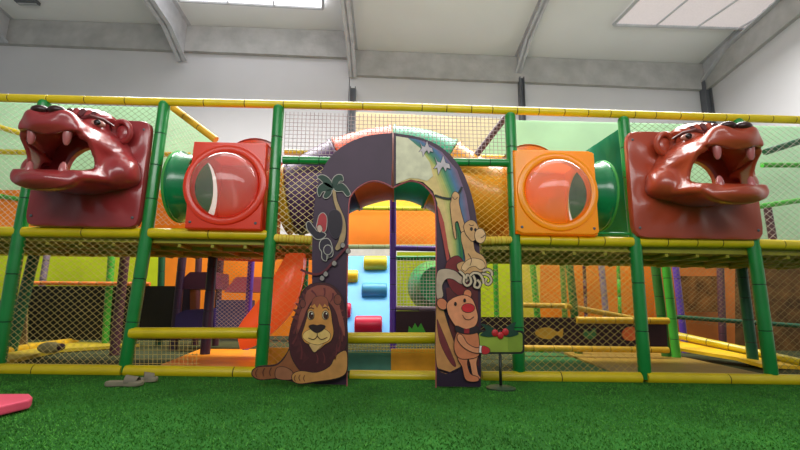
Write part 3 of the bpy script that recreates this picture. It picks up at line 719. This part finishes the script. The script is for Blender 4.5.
# ------------------------------------------------------------------ painted arch
YB = -.46
AR = thing('arch_gate', 'tall painted dark purple arch gate with jungle animals standing on the grass', 'arch', at(393, 388, YB))
PUR = mat('dark_purple_paint', (60, 37, 58), .5, .4, .15, 4); EDGE = mat('red_board_edge', (190, 60, 60), .5)
outerL = [(314, 386), (313, 330), (312, 270), (313, 220), (317, 188), (326, 163), (343, 146), (366, 136), (393, 133)]
innerL = [(393, 188), (384, 183), (373, 181), (362, 185), (353, 193), (349, 204), (348, 240), (347, 300), (347, 387)]
outerR = [(393, 133), (418, 137), (441, 147), (458, 164), (469, 187), (476, 215), (480, 255), (481, 320), (481, 389)]
innerR = [(436, 389), (436, 300), (436, 240), (435, 204), (431, 193), (422, 184), (411, 181), (401, 184), (393, 188)]
def board(pts, nm, lab):
    b = MB(); p = [at(x, y, YB) for x, y in pts]
    for q in p:
        if q.z < .05: q.z = .012
    n = len(p); b.add(p, [tuple(range(n))], 0); bk = [q+Vector((0,.035,0)) for q in p]; b.add(bk, [tuple(range(n-1, -1, -1))], 0)
    for i in range(n): b.add([p[i], p[(i+1) % n], bk[(i+1) % n], bk[i]], [(0,1,2,3)], 1)
    o = b.build(nm, [PUR, EDGE], AR, smooth=False); o['label'] = lab; return o
BL = board(smoothpoly(outerL[:1]+outerL[1:], 4, False)+smoothpoly(innerL, 4, False)[1:], 'arch_panel', 'dark purple left half with palm tree and dark ape')
BR = board(smoothpoly(outerR, 4, False)+smoothpoly(innerR, 4, False)[1:-1], 'arch_panel', 'right half painted with a rainbow, pale monkeys and a bear')
b = MB(); b.tube([at(393, 133, YB-.006), at(393, 188, YB-.006)], .008, n=6)
b.build('seam_strip', mat('tan_seam', (150, 100, 90), .6), AR)
b = MB(); b.tube([at(x, y, YB-.008) for x, y in smoothpoly(innerL[::-1], 4, False)+smoothpoly(innerR[::-1], 4, False)[1:]], .006, n=6)
b.build('edge_trim', mat('pink_edge', (176, 90, 96), .5), AR)
INK = mat('dark_ink', (24, 14, 20), .6); PALE = mat('pale_outline', (176, 168, 160), .6)
_ac = {}
def acol(c):
    k = 'paint_%d_%d_%d' % c
    return mat(k, c, .55, .4, .12, 14)
def grow(pts, d):
    p = np.array(pts, float); n = len(p); t = np.roll(p, -1, 0)-np.roll(p, 1, 0); L = np.hypot(t[:, 0], t[:, 1])[:, None]+1e-9; nr = np.stack([t[:, 1], -t[:, 0]], 1)/L
    area = np.sum(p[:, 0]*np.roll(p[:, 1], -1)-np.roll(p[:, 0], -1)*p[:, 1]); s_ = 1 if area > 0 else -1
    return [tuple(q) for q in p+nr*s_*d]
def art(name, pts, col, layer, parent, ol=.7, ink=None, sm=4, conv=None):
    """flat painted shape on the board, layer = millimetres of paint/ply in front"""
    if conv: pts = [(conv[0]+x/conv[2], conv[1]+y/conv[2]) for x, y in pts]
    if sm: pts = smoothpoly(pts, sm)
    Y = YB-.004-layer*.0025; b = MB()
    if ol:
        g = [at(x, y, Y+.0012) for x, y in grow(pts, ol)]
        for q in g: q.z = max(q.z, .01)
        b.prism(g, (0, .0012, 0), 1)
    g = [at(x, y, Y) for x, y in pts]
    for q in g: q.z = max(q.z, .012)
    b.prism(g, (0, .0012, 0), 0)
    return b.build(name, [acol(col), ink or INK], parent, smooth=False)
def stroke(name, pts, w, col, layer, parent, conv=None, m=None):
    if conv: pts = [(conv[0]+x/conv[2], conv[1]+y/conv[2]) for x, y in pts]
    pts = np.array(smoothpoly(pts, 4, False)); t = np.gradient(pts, axis=0); L = np.hypot(t[:, 0], t[:, 1])[:, None]+1e-9; nr = np.stack([-t[:, 1], t[:, 0]], 1)/L
    n = len(pts); ww = np.linspace(w[0], w[1], n)[:, None]/2 if hasattr(w, '__len__') else w/2
    a, c = pts+nr*ww, pts-nr*ww; Y = YB-.004-layer*.0025; b = MB()
    A = [at(*p, Y) for p in a]; Cc = [at(*p, Y) for p in c]
    for q in A+Cc: q.z = max(q.z, .012)
    b.grid([A, Cc]); return b.build(name, m or acol(col), parent, smooth=False, fix=False)
def ellp(cx, cy, rx, ry, n=16, rot=0):
    return [(cx+rx*math.cos(2*PI*k/n)*math.cos(rot)-ry*math.sin(2*PI*k/n)*math.sin(rot), cy+rx*math.cos(2*PI*k/n)*math.sin(rot)+ry*math.sin(2*PI*k/n)*math.cos(rot)) for k in range(n)]

# rainbow on the right half: nested bands
inn = [(396, 184), (403, 182), (411, 179.5), (423, 182), (433, 191), (437.5, 203)]
bands = [((118, 92, 120), [(424, 141), (442, 152), (457, 170), (466, 195), (471, 225), (474, 262)], 1),
         ((70, 112, 150), [(416, 139), (436, 150), (450, 168), (459, 193), (464, 225), (466, 262)], 2),
         ((60, 130, 96), [(410, 140), (430, 152), (445, 170), (454, 194), (459, 225), (461, 262)], 3),
         ((176, 176, 96), [(404, 139), (424, 152), (439, 170), (449, 195), (454, 225), (457, 262)], 4),
         ((214, 186, 120), [(402, 139), (417, 150), (432, 168), (442, 195), (449, 225), (453, 262)], 5),
         ((176, 70, 60), [(437, 205), (440, 210), (444, 222), (447, 240), (450, 262)], 6)]
def _mix(a, b_, u): return tuple(np.array(a)*(1-u)+np.array(b_)*u)
fine = []
for i in range(5):
    fine.append(bands[i])
    if i < 4:
        for u in (.33, .66):
            fine.append((tuple(int(v) for v in _mix(bands[i][0], bands[i+1][0], u)), [_mix(p, q, u) for p, q in zip(bands[i][1], bands[i+1][1])], bands[i][2]+u))
fine.append(bands[5])
for col, cur, ly in fine:
    if ly < 6: pts = [(396, 137)]+cur+[(452, 262), (446, 240), (440, 216), (437.5, 206)]+inn[::-1]
    else: pts = cur+[(447, 262), (443, 240), (439, 220)]
    art('rainbow_band', pts, col, ly, BR, 0, sm=0)
art('cloud_patch', [(396, 136), (408, 138), (420, 148), (430, 163), (433, 176), (427, 181), (418, 178.5), (410, 178), (402, 181), (396, 184)], (206, 202, 172), 7, BR, 0, sm=0)
# pale birds
for cx, cy, k in ((426, 148, 1), (442, 164, 1.2)):
    art('bird', [(cx-6*k, cy-6*k), (cx-4*k, cy-2*k), (cx-1*k, cy-1*k), (cx+1*k, cy-7*k), (cx+3*k, cy-1*k), (cx+6*k, cy), (cx+7*k, cy+4*k), (cx+4*k, cy+3*k), (cx+3*k, cy+6*k), (cx+1*k, cy+2*k), (cx-1*k, cy+4*k), (cx-3*k, cy+9*k), (cx-4*k, cy+3*k), (cx-7*k, cy+4*k), (cx-4*k, cy)], (184, 174, 178), 8, BR, .5, sm=0)
# lower right leg background shapes
art('maroon_patch', [(446,288),(462,284),(478,288),(479,366),(462,366),(452,350)], (92, 34, 38), 6.4, BR, 0, sm=0)
art('red_flower', [(447, 262), (458, 256), (466, 268), (468, 285), (462, 296), (452, 290), (446, 275)], (120, 30, 34), 7, BR, .6)
art('pale_trunk', [(437, 274), (444, 269), (455, 271), (462, 277), (468, 275), (470, 279), (462, 284), (453, 279), (446, 279), (442, 286), (443, 296), (437, 298)], (190, 164, 142), 8, BR, .6)
art('pale_leaf', [(437, 298), (442, 306), (448, 325), (455, 345), (461, 362), (456, 372), (437, 366)], (204, 140, 84), 7, BR, .6)
art('red_leaf', [(437, 320), (440, 326), (450, 350), (456, 366), (450, 362), (440, 342)], (120, 46, 50), 8, BR, .3)
art('dark_base', [(437, 368), (450, 372), (462, 366), (480, 368), (480, 387), (437, 387)], (44, 24, 46), 7, BR, 0, sm=0)  # dark purple foot of the right panel
# climbing monkey
MK = (425, 180, 4.09); TAN = (206, 156, 104); TAN2 = (222, 178, 130)
stroke('vine', [(40,62),(70,72),(100,76),(125,70),(140,50),(152,28)], 2.2, (30,40,34), 9, BR, MK)
art('monkey_arm', [(112,60),(124,48),(140,62),(138,84),(142,110),(152,150),(165,200),(150,215),(135,170),(122,180),(128,235),(120,230),(108,150),(104,100),(108,84)], TAN, 10, BR, .6, conv=MK)
stroke('green_vine', [(128,180),(140,220),(148,270),(152,320)], 2.0, (40,110,60), 10.5, BR, MK)
art('monkey_body', [(150,215),(175,215),(195,245),(205,290),(235,310),(252,345),(240,372),(200,382),(160,385),(136,365),(132,345),(150,335),(165,330),(160,290),(150,250)], TAN, 11, BR, .6, conv=MK)
art('monkey_leg', [(165,335),(195,320),(235,330),(245,355),(225,365),(205,352),(180,358),(165,372),(150,360)], TAN2, 12, BR, .5, conv=MK)
art('monkey_head', [(160,185),(180,166),(200,168),(214,185),(218,205),(210,235),(195,250),(178,235),(165,215)], TAN, 13, BR, .6, conv=MK)
art('monkey_muzzle', [(212,205),(232,200),(246,220),(244,245),(228,258),(210,248),(204,225)], TAN2, 14, BR, .6, conv=MK)
art('eye', ellp(190,200,6,8), (30,20,20), 15, BR, 0, sm=0, conv=MK); art('eye', ellp(206,203,5,7), (30,20,20), 15, BR, 0, sm=0, conv=MK)
def curl(pts, w, ly):
    stroke('tail_outline', pts, w+1.6, (30, 20, 24), ly, BR, MK); stroke('curled_tail', pts, w, (206, 182, 154), ly+.3, BR, MK)
curl([(140,372),(160,392),(158,418),(172,432),(188,420),(184,396),(172,388),(168,404)], 2.2, 12.6)
curl([(196,388),(206,412),(202,434),(218,440),(226,424),(214,408)], 2.2, 13.2)
curl([(222,392),(240,384),(262,392),(272,412),(258,428),(246,416),(252,402)], 2.2, 13.8)
curl([(184,392),(200,380),(222,384),(236,404),(240,424)], 2.2, 14.4)
curl([(236,372),(256,366),(272,376),(274,392)], 2.4, 15)
stroke('ink_line', [(176,300),(190,325),(184,350)], .6, (40,24,24), 12.6, BR, MK); stroke('ink_line', [(112,68),(122,80),(134,70)], .6, (40,24,24), 10.6, BR, MK)
stroke('ink_line', [(228,236),(238,232),(244,224)], .7, (40,24,24), 15, BR, MK); stroke('ink_line', [(180,182),(190,186),(200,184)], .7, (40,24,24), 14, BR, MK)
# yellow banana bunch beside monkey is real netting; skip
# bear
BE = (430, 260, 3.46); SK = (214, 124, 84); SK2 = (232, 148, 106)
art('bear_leg', [(100,325),(130,330),(128,360),(140,395),(165,405),(166,418),(140,420),(122,410),(112,370),(98,345)], SK, 14, BR, .7, conv=BE)
art('bear_leg', [(130,320),(165,325),(160,355),(166,395),(175,408),(160,412),(148,398),(140,360)], SK2, 13, BR, .7, conv=BE)
art('bear_body', [(96,248),(130,244),(162,250),(170,290),(168,330),(130,342),(98,336),(84,300)], SK, 15, BR, .7, conv=BE)
art('bear_ear', ellp(42,152,16,20,12,-.6), SK, 15, BR, .7, conv=BE); art('bear_ear', ellp(130,118,13,15), SK, 15, BR, .7, conv=BE)
art('bear_head', [(60,150),(85,130),(118,122),(145,135),(158,165),(165,200),(155,228),(125,240),(95,232),(76,210),(62,180)], SK2, 16, BR, .7, conv=BE)
art('scarf', [(92,228),(125,240),(162,230),(166,248),(130,256),(92,246)], (44,28,36), 17, BR, .5, conv=BE)
art('scarf_stripe', [(118,238),(136,238),(136,254),(118,254)], (150,30,40), 18, BR, 0, conv=BE, sm=0)
art('nose', ellp(132,166,22,15), (206,34,44), 18, BR, .5, conv=BE, sm=0)
art('eye', ellp(88,152,5,7), (30,20,20), 17.5, BR, 0, conv=BE, sm=0); art('eye', ellp(120,140,5,7), (30,20,20), 17.5, BR, 0, conv=BE, sm=0)
stroke('mouth', [(112,190),(122,204),(138,206),(152,196)], .7, (60,30,30), 18, BR, BE)
art('bear_arm', [(98,258),(112,262),(130,290),(160,305),(180,300),(204,308),(202,322),(176,322),(146,318),(115,300),(96,275)], SK2, 18, BR, .7, conv=BE)
art('cuff', [(172,296),(182,298),(180,322),(170,320)], (230,220,214), 21.5, BR, .4, conv=BE, sm=0)
art('mitten', [(182,298),(204,306),(206,318),(194,326),(180,322)], (190,40,46), 22, BR, .5, conv=BE)
# left half: palm, trunk, dark ape, vine, flowers
PM = (300, 165, 3.75)
LEAF = (26, 58, 44)
for pts in ([(125,88),(100,66),(80,72),(66,90),(72,118),(84,100),(105,98)], [(125,86),(112,55),(88,38),(66,44),(82,60),(100,78)], [(125,86),(120,62),(134,40),(156,38),(162,58),(148,60),(136,80)],
            [(128,88),(150,68),(172,80),(188,108),(176,116),(160,98),(140,98)], [(118,90),(100,96),(88,118),(100,124),(116,108)]):
    art('palm_leaf', pts, LEAF, 5, BL, .7, PALE, conv=PM)
art('palm_trunk', [(122,92),(132,92),(138,130),(152,165),(168,205),(172,250),(164,290),(144,318),(132,312),(146,280),(152,240),(148,200),(136,165),(126,130)], (170,140,100), 4, BL, .6, conv=PM)
art('ape_body', [(108,182),(128,168),(150,180),(158,215),(152,255),(136,275),(118,262),(106,230)], (36,26,38), 6, BL, .5, (mat('ape_outline', (70,60,74), .6)), conv=PM)
art('bird_wing', [(26,218),(36,214),(50,232),(66,250),(84,252),(96,262),(80,276),(60,276),(42,258),(28,240)], (34,28,42), 6, BL, .8, PALE, conv=PM)
art('bird_head', [(72,190),(86,180),(98,192),(100,215),(96,245),(84,250),(74,232),(62,236),(66,214)], (176,50,56), 7, BL, .7, PALE, conv=PM)
art('bird_face', [(66,230),(76,226),(84,240),(76,252),(66,246)], (206,176,160), 8, BL, .4, conv=PM)
art('ape_leg', [(78,285),(98,276),(112,285),(120,310),(122,335),(112,345),(100,335),(98,358),(84,350),(82,325),(74,310)], (44,34,50), 6, BL, .8, PALE, conv=PM)
art('ape_foot', ellp(104,318,14,17), (58,46,62), 8, BL, .8, PALE, conv=PM, sm=0)
stroke('vine', [(2,392),(30,404),(62,410),(92,398),(118,370),(140,345),(165,318),(180,300)], 2.4, (96,30,42), 9, BL, PM)
for x, y in ((128,368),(82,424),(180,322),(96,408),(160,300)): art('flower', [(x-8,y),(x-2,y-9),(x+6,y-6),(x+9,y+3),(x+2,y+10),(x-6,y+7)], (150,140,136), 10, BL, .4, conv=PM, sm=2)

# lion cutout: a cut-out board of its own in front of the left leg
LN = (250, 275, 3.91); YBs = YB; YB = YB-.05
LC = thing('lion_cutout', 'flat painted lion cutout lying at the foot of the arch, left side', 'cutout', at(300, 385, YB))
back = [(200,75),(225,42),(265,28),(312,33),(344,58),(362,88),(374,140),(381,200),(383,260),(383,300),(383,340),(378,385),(345,408),(290,418),(200,428),(160,416),(100,408),(40,412),(8,396),(8,372),(34,356),(95,350),(128,325),(152,285),(150,250),(162,190),(182,135)]
p = [(LN[0]+x/LN[2], LN[1]+y/LN[2]) for x, y in smoothpoly(back, 3)]
b = MB(); g = [at(x, y, YB) for x, y in p]
for q in g: q.z = max(q.z, .012)
b.prism(g, (0,.02,0)); b.build('backing_board', mat('plywood_brown', (70,34,34), .6), LC, smooth=False)
BRN = (150,88,52)
art('foreleg', [(162,285),(186,330),(196,380),(196,408),(160,410),(100,404),(40,408),(12,394),(12,374),(36,360),(98,356),(132,330)], BRN, 1, LC, .7, conv=LN)
art('foreleg', [(335,318),(372,296),(380,330),(374,382),(335,404),(255,416),(195,424),(168,412),(168,388),(200,376),(260,382),(312,358)], (200,140,76), 5, LC, .7, conv=LN)
art('mane_base', [(200,78),(225,45),(265,31),(310,36),(342,60),(361,88),(372,140),(379,200),(379,260),(366,305),(345,340),(316,362),(262,384),(205,376),(180,352),(160,310),(154,250),(165,190),(185,140)], (74,26,34), 3, LC, .6, conv=LN)
for k in range(30):
    a = -2.5+5.0*k/29 - PI/2; c_ = (268+math.cos(a)*98, 205+math.sin(a)*(168 if math.sin(a) < 0 else 160))
    cx_, cy_ = 268+math.cos(a)*104, 205+math.sin(a)*172; d_ = a+.5*(1 if math.cos(a) > 0 else -1)
    if cx_ > 366: cx_ = 366
    up_ = math.sin(a) < -.2
    bx, by = math.cos(a+PI/2)*13, math.sin(a+PI/2)*13; ix, iy = 268+math.cos(a)*80, 205+math.sin(a)*140
    art('mane_tuft', [(ix-bx, iy-by), (cx_+math.cos(d_)*6, cy_+6), (ix+bx, iy+by)], (112, 50, 48) if up_ else (84, 32, 38), 3.3+k*.02, LC, .4, sm=0, conv=LN)
art('mane_highlight', [(212,110),(222,65),(265,40),(312,46),(342,78),(352,130),(368,190),(370,240),(352,205),(338,150),(314,112),(278,92),(244,100),(222,135),(206,180),(182,236),(190,165)], (146,74,62), 4, LC, .3, conv=LN)
for x0, y0, x1, y1 in ((170,230,190,150),(166,270,188,210),(360,260,352,200),(345,300,350,240),(200,330,196,260),(330,330,338,270),(240,60,262,92),(290,50,286,92),(325,70,312,108),(262,345,258,305),(290,345,284,300)):
    stroke('mane_strand', [(x0,y0),((x0+x1)/2+5,(y0+y1)/2),(x1,y1)], (2.2,.5), (104,42,46), 5, LC, LN)
art('ear', ellp(343,96,14,19), (130,66,52), 5, LC, .6, conv=LN, sm=0); art('ear', ellp(206,112,10,16), (120,58,50), 4.6, LC, .6, conv=LN, sm=0)
art('face', [(228,135),(245,112),(272,100),(298,108),(314,138),(320,180),(326,225),(316,256),(292,272),(256,298),(240,274),(214,262),(203,236),(212,205),(222,170)], (212,142,70), 6, LC, .6, conv=LN)
art('forelock', [(238,128),(246,96),(262,84),(290,84),(306,104),(304,126),(292,112),(284,128),(272,112),(262,130),(252,112)], (150,80,58), 6.3, LC, .4, sm=2, conv=LN)
art('muzzle', [(236,212),(262,204),(292,212),(314,232),(306,256),(280,268),(262,272),(232,264),(208,246),(212,226)], (232,188,112), 7, LC, .4, conv=LN)
art('chin', [(234,268),(284,268),(268,288),(252,302),(240,288)], (214,170,110), 6.5, LC, .4, conv=LN)
for x in (238, 295):
    art('eye_white', ellp(x,157,12,17), (214,190,150), 7.5, LC, .5, conv=LN, sm=0); art('iris', ellp(x+1,158,10,15), (64,26,18), 8, LC, 0, conv=LN, sm=0)
    art('eye_glint', ellp(x+4,151,2.6,3.4,8), (240,236,230), 8.5, LC, 0, conv=LN, sm=0)
stroke('eyebrow', [(222,138),(236,128),(250,132)], 1.0, (90,44,34), 8, LC, LN); stroke('eyebrow', [(284,130),(298,126),(310,138)], 1.0, (90,44,34), 8, LC, LN)
art('nose', [(230,200),(246,194),(262,197),(278,194),(294,200),(286,214),(263,226),(242,216)], (44,18,24), 8.5, LC, .3, conv=LN)
stroke('mouth', [(262,226),(262,240),(248,252),(228,246)], .8, (60,28,24), 8.5, LC, LN); stroke('mouth', [(262,238),(278,252),(302,244)], .8, (60,28,24), 8.5, LC, LN)
for x, y in ((30,366),(58,364),(84,362),(106,366)): stroke('toe_line', [(x,y),(x-8,y+16),(x-4,y+32)], .7, (84,44,34), 3.5, LC, LN)
for x, y in ((178,392),(196,390),(214,392)): stroke('toe_line', [(x,y),(x-5,y+12),(x,y+24)], .7, (100,60,40), 6.5, LC, LN)
art('far_paw', [(104,366),(130,360),(158,372),(170,392),(160,408),(120,408),(100,398)], (164,104,72), 4.2, LC, .6, conv=LN)
YB = YBs

# green sign on stand
YS = -.495
t = thing('sign', 'green painted signboard with holly and red berries on a round base stand', 'sign', at(500, 386, YS))
def rr(x0, y0, x1, y1, r, n=5):
    o = []
    for cx, cy, a0 in ((x1-r, y1-r, 0), (x0+r, y1-r, PI/2), (x0+r, y0+r, PI), (x1-r, y0+r, 1.5*PI)):
        for k in range(n+1): a = a0+PI/2*k/n; o.append((cx+r*math.cos(a), cy+r*math.sin(a)))
    return o
b = MB(); b.prism([at(x, y, YS) for x, y in rr(477, 330.5, 524.5, 354, 4)], (0,.02,0)); b.build('board_border', mat('sign_dark', (24,28,22), .5), t, smooth=False)
b = MB(); b.prism([at(x, y, YS-.004) for x, y in rr(479, 332.5, 522.5, 352, 3)], (0,.004,0)); b.build('board_face', mat('sign_green', (152,170,58), .5), t, smooth=False)
b = MB(); b.prism([at(x, y, YS-.007) for x, y in rr(508, 333, 522, 351.5, 3)], (0,.003,0)); b.build('board_end', mat('sign_green2', (132,154,48), .5), t, smooth=False)  # darker green right end of the sign face
for pts in ([(498,334),(490,326),(481,324),(486,330),(480,335),(490,337)], [(502,334),(508,326),(516,322),(514,329),(519,334),(509,337)]):
    pts = [(x, y) for x, y in pts]; b = MB(); b.prism([at(x, y, YS-.012) for x, y in smoothpoly(pts, 3)], (0,.006,0)); b.build('holly_leaf', mat('holly_green', (20,62,44), .5), t, smooth=False)
for x, y in ((495,333),(500.5,335.5),(505.5,332)):
    b = MB(); b.ball(at(x, y, YS-.012), (.028,.01,.03)); b.build('berry', mat('berry_red', (196,34,44), .4), t)
p0 = at(500, 354, YS+.01); b = MB(); b.tube([(p0.x,YS+.01,p0.z),(p0.x,YS+.01,.01)], .012, n=10); b.build('stand_pole', mat('dark_metal', (50,56,50), .4, metal=.5), t)
b = MB(); b.tube([(p0.x,YS+.01,0.0),(p0.x,YS+.01,.012),(p0.x,YS+.01,.02),(p0.x,YS+.01,.03)], [.12,.12,.10,.02], n=32); b.build('stand_base', mat('dark_green_metal', (52,74,50), .4), t)

# ------------------------------------------------------------------ loose things
SH = mat('grey_beige_rubber', (150, 140, 118), .7, .3, .1, 20); SH2 = mat('grey_beige_strap', (128, 118, 100), .7)
def slipper(px, py, ang, lab, L=.27, tilt=0):
    c = atz(px, py, .03); t = thing('slipper', lab, 'slipper', (c.x, c.y, 0), 'pair of slippers')
    pr = [(-.5,-.10),(-.42,-.16),(-.2,-.13),(.0,-.13),(.25,-.19),(.42,-.17),(.5,-.06),(.49,.07),(.4,.16),(.2,.18),(0,.14),(-.25,.14),(-.43,.14),(-.5,.05)]
    Rz = Matrix.Rotation(ang, 3, 'Z') @ Matrix.Rotation(tilt, 3, 'Y'); o = Vector((c.x, c.y, .008+abs(math.sin(tilt))*L*.5))
    b = MB(); pts = smoothpoly(pr, 3); rows = []
    for s_, z in ((.95, .0), (1, .008), (1, .026), (.95, .034)): rows.append([o+Rz @ Vector((x*L*s_, y*L*s_, z)) for x, y in pts])
    b.grid(rows, closed=True); n = len(pts); b.add(rows[0], [tuple(range(n))]); b.add(rows[-1], [tuple(range(n))]); b.build('sole', SH, t)
    b = MB(); rows = []
    for u in np.linspace(.02, .36, 6):
        rows.append([o+Rz @ Vector((u*L, math.cos(a)*.17*L, .026+math.sin(a)*(.055-.05*(u-.02)))) for a in np.linspace(0, PI, 13)])
    b.grid(rows); b.grid([[p+Vector((0,0,-.004)) for p in r] for r in rows]); b.build('strap', SH2, t, sharp=False)
slipper(125, 382.5, .12, 'grey beige slipper lying on the grass, nearer one of the pair', .27)
slipper(143, 379, .55, 'grey beige slipper behind the nearer one, touching the yellow rail', .22)
# pink mat lower left
b = MB(); zt = .07; q = [atz(-90, 394, zt), atz(30, 393.5, zt), atz(33, 396.5, zt), atz(31, 399, zt), atz(0, 406, zt), atz(-90, 426, zt)]
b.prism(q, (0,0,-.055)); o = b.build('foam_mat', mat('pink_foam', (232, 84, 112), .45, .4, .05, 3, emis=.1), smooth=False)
bv = o.modifiers.new('bevel', 'BEVEL'); bv.width = .012; bv.segments = 3
tag(o, 'pink foam mat corner on the grass at the left edge', 'mat')
# beige cushion lower left inside
t = thing('cushion', 'small rounded beige cushion with a dark end behind the lower left netting', 'cushion', atz(50, 353, .05))
c = atz(49, 354, .05)+Vector((0,0,.07)); b = MB(); b.ball(c, (.13,.09,.065), 20, 12); b.build('body', mat('beige_cloth', (150,140,90), .8), t)
b = MB(); b.ball(c+Vector((.12,0,.01)), (.04,.05,.04)); b.build('dark_end', mat('dark_cloth', (60,34,40), .8), t)

# ------------------------------------------------------------------ light
w = bpy.data.worlds.new('world'); S.world = w; w.use_nodes = True
w.node_tree.nodes['Background'].inputs[0].default_value = (.86, .93, 1, 1); w.node_tree.nodes['Background'].inputs[1].default_value = .27
def area(name, loc, size, power, rot=(0,0,0), col=(1,1,1), sy=None):
    l = bpy.data.lights.new(name, 'AREA'); l.energy = power; l.color = col; l.shape = 'RECTANGLE'; l.size = size; l.size_y = sy or size
    o = bpy.data.objects.new(name, l); C.objects.link(o); o.location = loc; o.rotation_euler = rot; return o
area('skylight_light_front', (0, .5, 6.3), 7, 130, (.0, 0, 0), (1, .99, .97), 1.8)
area('skylight_light_rear', (0.5, 2.2, 6.2), 12, 1020, (-.10, 0, 0), (1, .99, .97), 1.6)
area('fill_light_room', (-1, -7.5, 4.5), 6, 110, (1.2, 0, 0), (1, .98, .95), 2.5)  # added unseen fill lamp behind the camera, brightens the front faces
area('fill_light_ceiling', (0, -5.0, 3.6), 8, 270, (2.25, 0, 0), (1, .99, .98), 2)  # added unseen uplight behind the camera, only to brighten the ceiling
